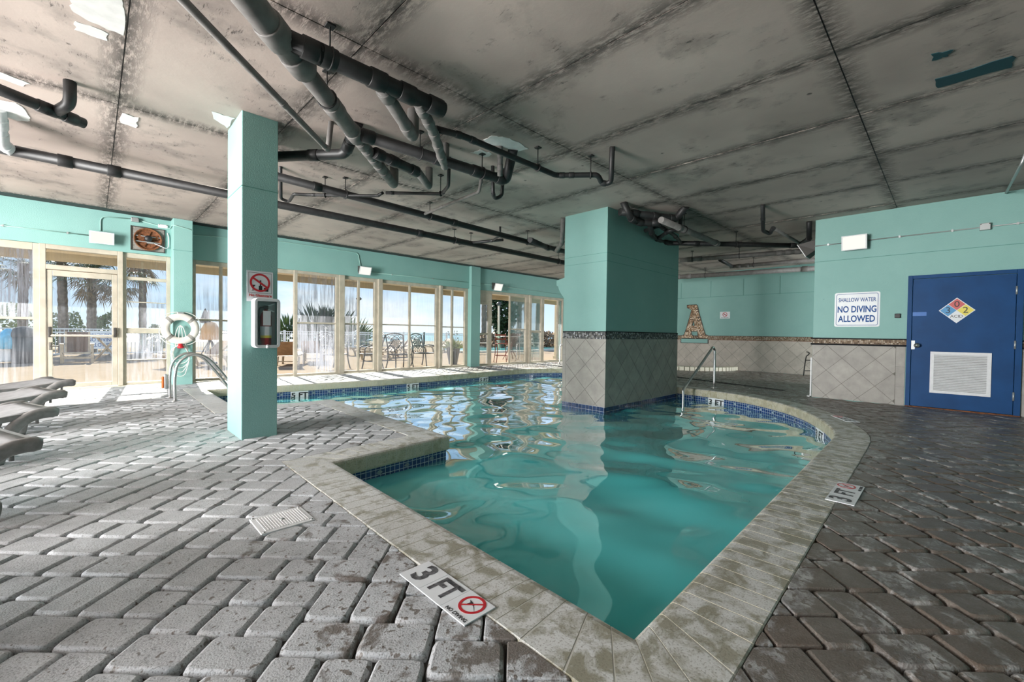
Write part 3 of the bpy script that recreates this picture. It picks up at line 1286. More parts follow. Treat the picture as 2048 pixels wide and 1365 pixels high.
# ------------------------------------------------------------------ window wall
wb = thing('wall_back', 'teal painted band of wall above the sliding windows', 'wall', (0, YW, 0), kind='structure')
HZ = 2.53
mb = MB()
mb.box((X0, YW, HZ), (XF + .3, YW + .22, H + .02))
mb.build('spandrel', M['teal'], wb)
mb = MB()
mb.box((13.6, YW, 0), (XF + .3, YW + .22, HZ))
mb.build('pier', M['teal'], wb)
mb = MB()
mb.box((1.115, 10.52, -.01), (1.42, YW + .12, H + .01))
mb.build('pilaster', M['teal'], wb, bevel=.008)
mb = MB()
mb.box((8.70, 10.78, -.01), (9.08, YW + .12, H + .01))
mb.build('pilaster', M['teal'], wb, bevel=.008)
for (a, b, yy) in ((1.112, 1.423, 10.517), (8.697, 9.083, 10.777)):
    mb = MB()
    mb.box((a, yy, 2.62), (b, yy + .02, 2.628))
    mb.build('groove', M['teal_groove'], wb)
# threshold kerb
mb = MB()
mb.box((X0, YW - .06, -.03), (13.6, YW + .16, .012))
mb.build('threshold', M['cream_tile'], wb)

WN = [0]


def window(x0, x1, label, vs=(), hs=(), jl=.06, jr=.06, top=.09, bot=.05, panes=None, y=YW + .05, dep=.09, z0=.012, z1=HZ, rail=.035, mul=.055, openings=()):
    """one framed unit. vs: (x, halfwidth) mullions; hs: rail heights (z, half) ; panes: material per column"""
    WN[0] += 1
    w_ = thing('window_%d' % WN[0], label, 'window', ((x0 + x1) / 2, y, z0), kind='structure')
    def bx(nm, a, b, mt='frame', bev=.006):
        m2 = MB()
        m2.box(a, b)
        return m2.build(nm, M[mt], w_, bevel=bev)
    bx('jamb', (x0, y, z0), (x0 + jl, y + dep, z1))
    bx('jamb', (x1 - jr, y, z0), (x1, y + dep, z1))
    bx('head', (x0 + jl, y, z1 - top), (x1 - jr, y + dep, z1))
    bx('sill', (x0 + jl, y, z0), (x1 - jr, y + dep, z0 + bot))
    cols = [x0 + jl]
    for (xm, hw) in vs:
        bx('mullion', (xm - hw, y + .01, z0 + bot), (xm + hw, y + dep - .02, z1 - top), 'frame')
        cols += [xm - hw, xm + hw]
    cols.append(x1 - jr)
    for c in range(len(cols) // 2):
        a, b = cols[2 * c], cols[2 * c + 1]
        if c in openings:
            continue
        zs = [z0 + bot]
        for (zr, hr) in hs:
            bx('rail', (a, y + .015, zr - hr), (b, y + dep - .025, zr + hr), 'frame')
            zs += [zr - hr, zr + hr]
        zs.append(z1 - top)
        for k in range(len(zs) // 2):
            pm = panes[c] if isinstance(panes, (list, tuple)) else (panes or 'glass_clear')
            if isinstance(pm, tuple):
                pm = pm[k]
            m2 = MB()
            m2.box((a - .004, y + .04, zs[2 * k] - .004), (b + .004, y + .046, zs[2 * k + 1] + .004))
            m2.build('pane', M[pm], w_)
    return w_


window(-5.2, -2.15, 'sliding window unit beyond the leftmost pane', vs=((-3.7, .03),), hs=((1.24, .02),), panes='glass_light')
window(-2.15, -.655, 'leftmost window with dark drip lines beside the glass door', hs=((1.24, .02),), panes=[('glass_light', 'glass_heavy')], jr=.075, top=.12)
window(.41, 1.115, 'narrow side window between the glass door and life ring pilaster', hs=((.487, .008), (1.05, .05), (1.60, .008), (2.05, .03)), panes=[('glass_light', 'glass_streaked', 'glass_heavy', 'glass_light', 'glass_light')], jl=.05, jr=.06)
window(1.42, 3.46, 'wide window behind the teal column, its right half slid open', vs=((1.97, .03), (3.05, .02)), hs=((1.29, .02),), panes=['glass_streaked', 'glass_streaked', 'glass_clear'], jl=.11, jr=.01, openings=(2,))
window(3.42, 4.49, 'sliding panel covered in white water streaks', hs=((1.283, .02),), panes='glass_heavy', jl=.075, jr=.085, y=YW + .0, bot=.04, top=.07)
window(4.63, 5.56, 'two-column window with dark iron chairs behind it', vs=((5.035, .03),), hs=((1.29, .016),), panes=['glass_streaked', 'glass_clear'], jl=.02, jr=.09)
window(5.68, 7.57, 'widest window showing two lattice-back chairs', vs=((6.575, .03),), hs=((1.295, .016),), panes=['glass_light', 'glass_clear'], jl=.02, jr=.10)
window(7.67, 8.70, 'window with the planter behind it left of the far pilaster', vs=((8.09, .035),), hs=((1.27, .016),), panes=['glass_light', 'glass_clear'], jl=.02, jr=.12)
w8 = window(9.08, 9.72, 'narrow window with a blank panel on top right of the far pilaster', hs=((1.07, .03),), panes='glass_light', jl=.03, jr=.13, top=.10, z1=2.16)
mb = MB()
mb.box((9.08, YW + .04, 2.16), (9.72, YW + .13, HZ))
mb.build('blank_panel', M['frame'], w8, bevel=.006)
window(9.72, 11.56, 'far window slid half open before the dark tree', vs=((10.62, .03),), hs=((1.25, .018),), panes=['glass_clear', 'glass_clear'], jl=.02, jr=.14, openings=(0,))
window(11.66, 12.42, 'slim far window with a palm trunk behind it', hs=((1.18, .04),), panes='glass_clear', jl=.03, jr=.14)
window(12.42, 13.60, 'last window open to the sea beside the wide tiled column', vs=((13.28, .03),), hs=(), panes=['glass_clear', 'glass_light'], jl=.02, jr=.04, openings=(0,))
TRN = [0]
for (a, b) in ((4.49, 4.63), (5.56, 5.68), (7.57, 7.67), (11.56, 11.66)):
    TRN[0] += 1
    mb = MB()
    mb.box((a, YW - .02, .012), (b, YW + .16, HZ))
    o = mb.build('trim_%d' % TRN[0], M['frame'], bevel=.008)
    tag(o, 'beige post between window units, number %s from the left' % ('one', 'two', 'three', 'four')[TRN[0] - 1], 'post', kind='structure')

# glass entrance door
dr = thing('door_1', 'beige framed glass entrance door with a panic bar', 'door', (-.13, YW, 0), kind='structure')
def bx(nm, a, b, mt='frame', p=dr, bev=.006):
    m2 = MB()
    m2.box(a, b)
    return m2.build(nm, M[mt], p, bevel=bev)
bx('jamb', (-.655, YW + .0, .012), (-.575, YW + .14, HZ))
bx('jamb', (.335, YW + .0, .012), (.41, YW + .14, HZ))
bx('head', (-.575, YW + .0, HZ - .08), (.335, YW + .14, HZ))
bx('transom_bar', (-.575, YW + .0, 2.10), (.335, YW + .14, 2.18))
m2 = MB(); m2.box((-.575, YW + .06, 2.18), (.335, YW + .066, HZ - .08)); m2.build('transom_pane', M['glass_clear'], dr)
leaf = thing('leaf', None, None); leaf.parent = dr; leaf.location = (0, 0, 0)
def lx(nm, a, b, mt='frame', bev=.006):
    m2 = MB()
    m2.box(a, b)
    off = dr.location
    m2.map(lambda p: p - off)
    return m2.build(nm, M[mt], leaf, bevel=bev, local=True)
lx('stile', (-.57, YW + .02, .02), (-.50, YW + .07, 2.09))
lx('stile', (.255, YW + .02, .02), (.33, YW + .07, 2.09))
lx('top_rail', (-.50, YW + .02, 1.99), (.255, YW + .07, 2.09))
lx('bottom_rail', (-.50, YW + .02, .02), (.255, YW + .07, .10))
lx('door_pane', (-.505, YW + .04, .095), (.26, YW + .046, 1.995), 'glass_light', 0)
lx('panic_bar', (-.52, YW - .07, .935), (.28, YW - .04, .965), 'frame', .01)
lx('bar_bracket', (-.55, YW - .06, .92), (-.515, YW + .02, 1.10), 'bronze')
lx('bar_bracket', (.275, YW - .06, .92), (.31, YW + .02, 1.10), 'bronze')
lx('pull_plate', (-.545, YW - .01, .70), (-.515, YW + .02, .83), 'frame_dark')
lx('pull_lever', (-.53, YW - .05, .755), (-.42, YW - .03, .775), 'bronze')

# ------------------------------------------------------------------ door wall, far wall, rear wall
wr = thing('wall_right', 'teal wall above beige diagonal tiles beside the blue door', 'wall', (XR, 0, 0), kind='structure')
mb = MB(); mb.box((XR, Y0, -.05), (12.2, 1.76, H + .02)); mb.build('wall_mass', M['teal'], wr, bevel=.01)
mb = MB(); mb.box((XR - .004, Y0, 2.462), (XR + .02, 1.763, 2.47)); mb.build('groove', M['teal_groove'], wr)
wf = thing('wall_far', 'bright teal end wall with diagonal tiles past the wide column', 'wall', (XF, 6, 0), kind='structure')
mb = MB(); mb.box((XF, Y0, -.05), (XF + .3, 11.1, H + .02)); mb.build('wall_mass', M['teal'], wf)
for k in range(9):
    y_ = 2.6 + k * 1.02
    mb = MB(); mb.box((XF - .004, y_, 2.42), (XF + .01, y_ + .012, 2.95)); mb.build('groove', M['teal_groove'], wf)
mb = MB(); mb.box((XF - .004, 1.76, 2.41), (XF + .01, 10.9, 2.42)); mb.build('groove', M['teal_groove'], wf)
wq = thing('wall_rear', 'teal wall behind the viewer', 'wall', (0, Y0, 0), kind='structure')
mb = MB(); mb.box((X0, Y0 - .25, -.05), (12.2, Y0, H + .02)); mb.build('wall_mass', M['teal'], wq)


def diag_tiles(parent, fr, a0, a1, b0, b1, pa, pb, D, mt, thick=.010, g_=.003):
    """square tiles set on their corners in the rectangle a0..a1 x b0..b1; a lattice corner at (pa,pb), diagonal D"""
    hd = D / 2
    i0, i1 = int((a0 - pa) / hd) - 3, int((a1 - pa) / hd) + 3
    j0, j1 = int((b0 - pb) / hd) - 3, int((b1 - pb) / hd) + 3
    cache = {}
    for i in range(i0, i1):
        for j in range(j0, j1):
            if (i + j) % 2 == 0:
                continue
            cx, cy = pa + i * hd, pb + j * hd
            h_ = hd - g_ * 1.414
            poly = [Vector((cx, cy - h_)), Vector((cx + h_, cy)), Vector((cx, cy + h_)), Vector((cx - h_, cy))]
            for p, nr in ((Vector((a0, 0)), Vector((1, 0))), (Vector((a1, 0)), Vector((-1, 0))), (Vector((0, b0)), Vector((0, 1))), (Vector((0, b1)), Vector((0, -1)))):
                if len(poly) >= 3:
                    poly = clip_half(poly, p, nr)
            if len(poly) < 3:
                continue
            ar = abs(sum(poly[k].x * poly[(k + 1) % len(poly)].y - poly[(k + 1) % len(poly)].x * poly[k].y for k in range(len(poly)))) / 2
            if ar < .0006:
                continue
            m2 = MB()
            dz = rnd.uniform(-.0006, .0006)
            fr.poly(m2, [(p.x, p.y) for p in poly], 0.0, thick + dz)
            m2.build('tile', M[mt], parent)


def rect_part(parent, fr, nm, a0, b0, a1, b1, c0, c1, mt, bev=0):
    m2 = MB()
    fr.box(m2, (a0, b0, c0), (a1, b1, c1))
    return m2.build(nm, M[mt], parent, bevel=bev)


D = .450
# door wall: u runs towards -Y ; local a = -(Y)
fr = Frame((XR, 0, 0), (0, -1, 0), (0, 0, 1))
rect_part(wr, fr, 'grout', -1.755, 0, -.50, .965, 0, .006, 'grout')
diag_tiles(wr, fr, -1.755, -.617, 0, .957, -1.545, .956, D, 'tile_grey')
for k in range(4):
    rect_part(wr, fr, 'tile', -.612, .957 - .33 * (k + 1) + (.033 if k == 3 else 0) + .003, -.50, .957 - .33 * k, 0, .010, 'tile_grey') if .957 - .33 * (k + 1) > -.4 and .957 - .33 * k > .02 else None
rect_part(wr, fr, 'mosaic_band', -1.765, .985, -.48, 1.068, 0, .011, 'mosaic_brown')
rect_part(wr, fr, 'trim_strip', -1.785, .957, -.478, .985, 0, .030, 'trim_black', .006)
rect_part(wr, fr, 'trim_strip', -1.785, 1.066, -.478, 1.086, 0, .026, 'trim_black', .006)
rect_part(wr, fr, 'grout', .72, 0, 4.2, .965, 0, .006, 'grout')
for k in range(3):
    rect_part(wr, fr, 'tile', .722, .957 - .33 * (k + 1) + .003, .85, .957 - .33 * k, 0, .010, 'tile_grey') if k < 2 else rect_part(wr, fr, 'tile', .722, .0, .85, .297, 0, .010, 'tile_grey')
diag_tiles(wr, fr, .853, 1.6, 0, .957, .95, .956, D, 'tile_grey')
rect_part(wr, fr, 'mosaic_band', .722, .985, 4.0, 1.068, 0, .011, 'mosaic_brown')
rect_part(wr, fr, 'trim_strip', .720, .957, 4.0, .985, 0, .030, 'trim_black', .006)
rect_part(wr, fr, 'trim_strip', .720, 1.066, 4.0, 1.086, 0, .026, 'trim_black', .006)
# far wall
ff = Frame((XF, 0, 0), (0, -1, 0), (0, 0, 1))
rect_part(wf, ff, 'grout', -7.2, 0, 0.5, .985, 0, .006, 'grout')
diag_tiles(wf, ff, -7.2, 0.5, 0, .975, -4.5, .956, D, 'tile_warm')
rect_part(wf, ff, 'mosaic_band', -7.4, .98, 0.5, 1.10, 0, .011, 'mosaic_brown')
rect_part(wf, ff, 'trim_strip', -7.4, .968, 0.5, .982, 0, .02, 'rust')
rect_part(wf, ff, 'trim_strip', -7.4, 1.098, 0.5, 1.11, 0, .02, 'bronze')

# ------------------------------------------------------------------ columns
nc = thing('column', 'slim square teal column standing on the pavers, carrying the extinguisher cabinet', 'column', (1.21, 5.18, 0))
mb = MB(); mb.box((1.046, 4.877, -.02), (1.369, 5.492, H + .012)); mb.build('shaft', M['teal'], nc, bevel=.007)
mb = MB(); mb.box((1.0435, 4.8745, 2.50), (1.3715, 5.4945, 2.508)); mb.build('groove', M['teal_groove'], nc)

BX0, BX1, BY0, BY1 = 6.164, 8.863, 4.046, 4.953
bc = thing('column', 'massive teal column with diagonal tiles rising from the pool water', 'column', (7.5, 4.5, -1.25))
mb = MB(); mb.box((BX0, BY0, -1.26), (BX1, BY1, H + .012)); mb.build('shaft', M['teal'], bc, bevel=.008)
for z_ in (2.33, 2.47):
    mb = MB(); mb.box((BX0 - .002, BY0 - .002, z_), (BX1 + .002, BY1 + .002, z_ + .005)); mb.build('groove', M['teal_groove'], bc)
fl_ = Frame((BX0, 0, 0), (0, -1, 0), (0, 0, 1))
rect_part(bc, fl_, 'grout', -BY1, -.14, -BY0, 1.02, 0, .006, 'grout')
diag_tiles(bc, fl_, -4.885, -BY0 + .009, -.135, 1.013, -4.668, .788, .440, 'tile_grey')
for k in range(4):
    rect_part(bc, fl_, 'tile', -BY1 - .004, 1.013 - .3 * (k + 1) + .003 + (.05 if k == 3 else 0), -4.889, 1.013 - .3 * k, 0, .010, 'tile_grey')
frr = Frame((0, BY0, 0), (1, 0, 0), (0, 0, 1))
rect_part(bc, frr, 'grout', BX0, -.14, BX1, 1.02, 0, .006, 'grout')
diag_tiles(bc, frr, BX0 - .009, BX1, -.135, 1.013, 6.66, .556, .440, 'tile_grey')
for f_, a0, a1 in ((fl_, -BY1 - .004, -BY0 + .012), (frr, BX0 - .012, BX1 + .004)):
    rect_part(bc, f_, 'mosaic_band', a0, 1.017, a1, 1.135, 0, .012, 'mosaic_grey')
    rect_part(bc, f_, 'trim_strip', a0, 1.133, a1, 1.148, 0, .014, 'trim_black')
    # base course of single blue tiles, grouted in white
    rect_part(bc, f_, 'grout', a0, -.40, a1, -.138, 0, .008, 'sign_white')
    k = a0
    while k < a1 - .02:
        rect_part(bc, f_, 'blue_tile', k + .003, -.213, min(k + .072, a1), -.141, 0, .012, 'wl_blue') if 'wl_blue' in M else None
        rect_part(bc, f_, 'blue_tile', k + .003, -.29, min(k + .072, a1), -.217, 0, .012, 'wl_blue') if 'wl_blue' in M else None
        k += .075

# ragged plaster lip left on the column's window-side edge
lip = [(1128, 556), (1113, 562), (1113, 572), (1116, 573), (1118, 580), (1122, 588), (1128, 597), (1131, 597), (1131, 556)]
mb = MB(); mb.prism([PX(x, y, BX0 + .01) for x, y in lip], (.10, 0, 0)); mb.build('plaster_lip', M['teal'], bc)

# ------------------------------------------------------------------ blue plant-room door
dd = thing('door_2', 'blue steel door with a white louvre and chemical hazard diamond', 'door', (XR, -.1, 0), kind='structure')
A0, A1, ZT = -.488, .720, 2.10
rect_part(dd, fr, 'frame_jamb', A0, 0, A0 + .055, ZT, 0, .05, 'door_blue', .004)
rect_part(dd, fr, 'frame_jamb', A1 - .065, 0, A1, ZT, 0, .05, 'door_blue', .004)
rect_part(dd, fr, 'frame_head', A0 + .055, ZT - .055, A1 - .065, ZT, 0, .05, 'door_blue', .004)
rect_part(dd, fr, 'sill', A0, -.02, A1, .012, 0, .06, 'rust')
lf = rect_part(dd, fr, 'leaf', A0 + .060, .016, A1 - .070, ZT - .060, 0, .035, 'door_blue', .003)
sub = lambda p: (lambda nm, a0, b0, a1, b1, c0, c1, mt, bev=0: rect_part(p, fr, nm, a0, b0, a1, b1, c0, c1, mt, bev))


def on_leaf(mb_, nm, mt):
    o_ = mb_.build(nm, M[mt], None)
    o_.parent = lf
    o_.data.transform(Matrix.Translation(-dd.location))
    return o_


lv = MB()
fr.box(lv, (-.208, .248, .035), (.435, .292, .052)); fr.box(lv, (-.208, .848, .035), (.435, .892, .052))
fr.box(lv, (-.208, .292, .035), (-.165, .848, .052)); fr.box(lv, (.392, .292, .035), (.435, .848, .052))
on_leaf(lv, 'louvre_frame', 'plastic_white')
lb = MB(); fr.box(lb, (-.17, .29, .0355), (.395, .85, .037)); on_leaf(lb, 'louvre_back', 'frame_dark')
for k in range(22):
    z_ = .296 + k * .0252
    m2 = MB()
    P = [fr((-.166, z_, .050)), fr((-.166, z_ + .017, .038)), fr((-.166, z_ + .0205, .039)), fr((-.166, z_ + .004, .053))]
    m2.prism(P, fr.u_ * .559)
    on_leaf(m2, 'louvre_slat', 'plastic_white')
kb = MB(); kb.lathe([(.0001, 0), (.038, 0), (.038, .010), (.020, .016), (.018, .04), (.034, .055), (.034, .075), (.0001, .082)], n=20, axis='Z')
kf = Frame(fr((-.365, .985, .035)), (0, -1, 0), (0, 0, 1)); kb.map(lambda p: kf(p)); on_leaf(kb, 'door_knob', 'steel')
pb = MB(); fr.box(pb, (-.455, .92, .035), (-.39, 1.06, .040)); on_leaf(pb, 'latch_guard', 'galv')
tb = MB(); fr.box(tb, (-.425, 1.455, .035), (-.265, 1.515, .0365)); on_leaf(tb, 'tape_strip', 'print_blue2') if 'print_blue2' in M else None
for z_ in (.28, 1.02, 1.80):
    hb = MB(); hb.tube([fr((A1 - .068, z_ - .06, .052)), fr((A1 - .068, z_ + .06, .052))], .011, 8)
    on_leaf(hb, 'hinge', 'galv')
# hazard diamond
dc, dz_ = .065, 1.53
for nm, (ox, oy), mt, tx in (('hazard_field', (0, .0925), 'print_red', '0'), ('hazard_field', (-.0925, 0), 'print_blue', '3'), ('hazard_field', (.0925, 0), 'yellow', '2'), ('hazard_field', (0, -.0925), 'sign_white', 'ACID')):
    m2 = MB()
    fr.poly(m2, [(dc + ox, dz_ + oy - .089), (dc + ox + .089, dz_ + oy), (dc + ox, dz_ + oy + .089), (dc + ox - .089, dz_ + oy)], .0355, .038)
    on_leaf(m2, nm, mt)
    o = text_obj(tx, .13 if len(tx) == 1 else .058, fr, dc + ox, dz_ + oy, .0388, M['ink'], dd)
m2 = MB()
fr.poly(m2, [(dc, dz_ - .195), (dc + .195, dz_), (dc, dz_ + .195), (dc - .195, dz_)], .0350, .0362)
on_leaf(m2, 'hazard_backing', 'sign_white')

# ------------------------------------------------------------------ ceiling pipes
def pipe(label, pts, r, mt='pipe_black', coup=(), hang=(), fil=0.10, group='drain pipes under the ceiling', extra=(), name='ceiling_pipe', strap=False):
    """pts: (px, py, z) seen points at height z. coup: fractions with sleeves, hang: fractions with hangers"""
    P = [PZ(x, y, z) if len(q) == 3 else Vector(q[1]) for q in pts for (x, y, z) in [q if len(q) == 3 else (0, 0, 0)]] if False else []
    for q in pts:
        P.append(PZ(*q) if not isinstance(q, Vector) else q)
    t = thing(name, label, 'pipe', tuple(P[0]), group=group)
    run = fillet(P, fil) if len(P) > 2 else P
    MB().tube(run, r, 14).build('pipe_run', M[mt], t)
    L = [0]
    for a, b in zip(run, run[1:]):
        L.append(L[-1] + (b - a).length)

    def at(f):
        s_ = f * L[-1]
        for i in range(len(run) - 1):
            if L[i + 1] >= s_ - 1e-9:
                d = run[i + 1] - run[i]
                return run[i] + d * ((s_ - L[i]) / max(1e-9, d.length)), d.normalized()
        return run[-1], (run[-1] - run[-2]).normalized()
    for f in coup:
        p, d = at(f)
        ln = r * 1.05
        MB().tube([p - d * ln, p - d * (ln - .004), p + d * (ln - .004), p + d * ln], [r * 1.08, r * 1.15, r * 1.15, r * 1.08], 14).build('coupling', M[mt], t)
    for f in hang:
        p, d = at(f)
        h = thing('hanger', None, None)
        h.parent = t
        h.location = p - t.location
        side = Vector((-d.y, d.x, 0)).normalized()
        ring = [side * (math.cos(2 * math.pi * k / 14) * (r + .009)) + Vector((0, 0, math.sin(2 * math.pi * k / 14) * (r + .009))) for k in range(14)]
        m2 = MB(); m2.tube(ring, .008, 5, closed=True); m2.build('clevis', M['hanger'], h, local=True)
        top = H - p.z - .002
        m2 = MB(); m2.tube([(0, 0, r), (0, 0, top)], .006, 6); m2.build('rod', M['hanger'], h, local=True)
        m2 = MB(); m2.box((-.03, -.03, top - .012), (.03, .03, top)); m2.build('plate', M['hanger'], h, local=True)
    for (pp, rr, mm, nm) in extra:
        Q = [PZ(*q) if not isinstance(q, Vector) else q for q in pp]
        MB().tube(fillet(Q, .06) if len(Q) > 2 else Q, rr, 12).build(nm, M[mm], t)
    return t


def up(px, py, z, dz=None):
    """point straight above a seen point"""
    p = PZ(px, py, z)
    return Vector((p.x, p.y, (H + .01) if dz is None else z + dz))


pipe('thickest grey pipe running from the top edge towards the pool', [(430, -85, 3.0), (600, 128, 3.0)], .084, 'pipe_grey_lit', (.62, .97), ())
pipe('grey pipe carrying on from the thickest one, with two hangers', [(596, 124, 3.0), (712, 272, 3.0)], .070, 'pipe_grey_lit', (.04, .55, .97), (.42,))
pipe('lower stepped end of the grey main with stacked sleeves', [(710, 270, 3.0), (748, 318, 3.0), (788, 370, 3.0), up(788, 370, 3.0)], .056, 'pipe_grey_lit', (.12, .24, .36, .48, .60), (), .05)
pipe('black branch leaving the thickest pipe to the right', [(566, 75, 3.0), (886, 220, 3.0)], .064, 'pipe_black', (.14, .22, .52, .72, .93), (.24,))
pipe('stubby grey pipe hanging below the black branch', [(762, 172, 2.98), (826, 274, 2.98), up(826, 274, 2.98)], .056, 'pipe_grey_lit', (.10, .62), (), .05)
pipe('sleeved grey pipe dropping beside the stubby one', [(836, 205, 2.97), (866, 262, 2.97), (890, 335, 2.97), up(890, 335, 2.97)], .046, 'pipe_grey_lit', (.08, .2, .34, .5, .66), (), .05)
pipe('long black pipe crossing above the pool centre to an elbow', [(712, 266, 3.0), (1012, 362, 3.0), up(1026, 340, 3.0)], .058, 'pipe_black', (.05, .40, .62, .78), (.30, .66), .07)
pipe('second black pipe below the long one, ending in a grey elbow', [(748, 305, 2.99), (836, 345, 2.99)], .054, 'pipe_black', (.1, .4, .9), (), extra=(([(834, 342, 2.99), (858, 374, 2.99), up(858, 374, 2.99)], .048, 'pipe_grey_lit', 'elbow'),))
pipe('thin pale pipe running diagonally beside the slim column', [(352, -14, 2.97), (656, 300, 2.97), up(662, 296, 2.97)], .027, 'pipe_grey_lit', (.5, .86), (), .03)
pipe('black pipe behind the slim column turning up at its end', [(500, 316, 3.02), (690, 308, 3.02), up(716, 288, 3.02)], .054, 'pipe_black', (.5, .8, .88), (), .06)
pipe('black pipe along the hall with a tee, nearer of the two long ones', [(500, 339, 3.0), (1135, 505, 3.0)], .052, 'pipe_black', (.12, .48, .93), (.18, .40, .78))
pipe('longest black pipe crossing the whole window side', [(-40, 288, 3.0), (1150, 530, 3.0)], .060, 'pipe_black', (.06, .10, .52), (.245, .60, .93))
pipe('white elbow dropping at the left edge into the longest pipe', [up(-2, 262, 3.02), (2, 285, 3.02), (22, 302, 3.0)], .055, 'plastic_white', (.3, .6, .9), (), .05)
pipe('short capped black pipe at upper left with a side branch', [(-30, 168, 3.0), (168, 247, 3.0)], .046, 'pipe_black', (.55, .62, .84), (), extra=(([(112, 224, 3.0), (140, 208, 3.04), up(140, 205, 3.05)], .044, 'pipe_black', 'branch'),))
pipe('thin trap pipe just right of the slim column', [up(561, 372, 2.98), (562, 398, 2.96), (578, 404, 2.94), (588, 388, 2.98), (612, 390, 2.98), (755, 392, 2.98), (765, 386, 2.99)], .021, 'pipe_black', (.55, .95), (.62,), .04)
pipe('thin black pipe curling up under the sleeved one', [(772, 386, 2.98), (884, 388, 2.98), (897, 372, 2.98), up(898, 356, 2.98)], .022, 'pipe_black', (.06, .55), (.5,), .05)
pipe('pale slanting pipe meeting the nearer long pipe', [(850, 428, 3.0), (958, 384, 3.0), up(966, 374, 3.0)], .022, 'pipe_grey_lit', (.3, .9), (), .03)
pipe('black pipe with a trap ending right of the pipe cluster', [(872, 258, 3.0), (925, 272, 3.0), (1112, 351, 3.0), (1196, 350, 3.0), (1204, 368, 2.93), (1222, 366, 2.93), up(1224, 335, 3.0)], .031, 'pipe_black', (.08, .14, .62, .66, .82), (.48, .74), .05)
pipe('short drop with a round trap under the long elbow', [up(1000, 330, 3.02), (1000, 352, 2.96)], .032, 'pipe_grey_lit', (.3, .7))
pipe('black bottle trap hanging below the pipe cluster', [up(985, 366, 3.02), (986, 388, 2.90), (990, 398, 2.88), (1004, 392, 2.92), up(1006, 374, 3.0)], .024, 'pipe_black', (.4,), (), .05)
pipe('small level pipe with a side stub in front of the window band', [(918, 488, 3.02), (1006, 480, 3.02)], .028, 'pipe_black', (.3, .75), (.28,), extra=(([(986, 481, 3.02), (1000, 472, 3.06), up(1000, 471, 3.06)], .022, 'pipe_black', 'branch'),))
pipe('upright pipe beside the left face of the wide column', [up(1126, 470, 2.92), (1124, 486, 2.92), (1113, 502, 2.86)], .045, 'pipe_grey_lit', (.6,), (), .05)
pipe('round capped pipe end left of the wide column', [(1060, 480, 2.97), (1098, 497, 2.97)], .055, 'pipe_black', (.9,), ())
# cluster at the wide column and the corridor
pipe('pale slanting pipe in front of the wide column', [(1322, 440, 2.95), (1436, 488, 2.95)], .052, 'pipe_grey_lit', (.28, .96), (.35,))
pipe('black level pipe leaving the wide column towards the corridor', [(1330, 486, 2.97), (1612, 492, 2.97)], .050, 'pipe_black', (.22, .52, .9), (.50,))
pipe('big black elbow hugging the wide column', [up(1246, 428, 3.05), (1262, 438, 3.0), (1282, 446, 2.98), (1322, 446, 2.97)], .055, 'pipe_black', (.4, .6, .9), (), .08)
pipe('second black elbow under the first at the wide column', [(1300, 450, 2.99), (1304, 470, 2.96), (1322, 484, 2.97), (1352, 487, 2.97)], .045, 'pipe_black', (.3, .6, .85), (), .08)
pipe('black u-bend below the tangle at the wide column', [(1310, 482, 2.95), (1338, 462, 2.97), (1360, 458, 3.0), up(1362, 450, 3.02)], .036, 'pipe_black', (.2, .5), (), .06)
pipe('black trap pipe above the corridor with a pale slanting arm', [up(1525, 432, 3.05), (1526, 462, 2.95), (1540, 468, 2.93), (1546, 456, 2.98)], .033, 'pipe_black', (.35,), (), .06, extra=(([(1548, 457, 2.98), (1604, 490, 2.98)], .030, 'pipe_grey_lit', 'arm'),))
pipe('black pipe drop at the corner of the door wall', [up(1618, 466, 3.02), (1618, 478, 2.98), (1598, 490, 2.97)], .045, 'pipe_black', (.5,), (), .05)
pipe('grey corridor pipe, highest of the three', [(1360, 521, 3.02), (1640, 500, 3.02)], .055, 'pipe_grey_lit', (.08, .16, .74, .80, .86, .94), (.10, .46))
pipe('grey corridor pipe in the middle with a wye', [(1460, 534, 3.02), (1650, 518, 3.02)], .050, 'pipe_grey_lit', (.1, .2), (.27,), extra=(([(1440, 520, 3.05), (1466, 534, 3.02)], .045, 'pipe_black', 'branch'),))
pipe('thick grey corridor pipe, lowest and farthest', [(1330, 556, 3.0), (1635, 537, 3.0)], .070, 'pipe_grey_lit', (.10, .18, .93), (.30, .08))
pipe('pale thin conduit dropping from the ceiling at the right edge', [up(2062, 296, 3.15), (2042, 330, 3.0), PX(2012, 386, XR - .03)], .014, 'galv', (.5,), (), .03, group='conduits')

pipe('thick black pipe tucked under the slab at the wide column', [(1240, 424, 3.10), (1352, 438, 3.10), up(1372, 430, 3.10)], .060, 'pipe_black', (.2, .5, .75), (), .08)
pipe('short black bend crossing the tangle at the wide column', [(1290, 462, 3.0), (1318, 452, 3.02), (1348, 470, 3.0), (1362, 486, 2.97)], .034, 'pipe_black', (.3, .7), (), .05)

# ------------------------------------------------------------------ lamps
emit('lamp_face', (1.0, 0.96, 0.88), 0.85)


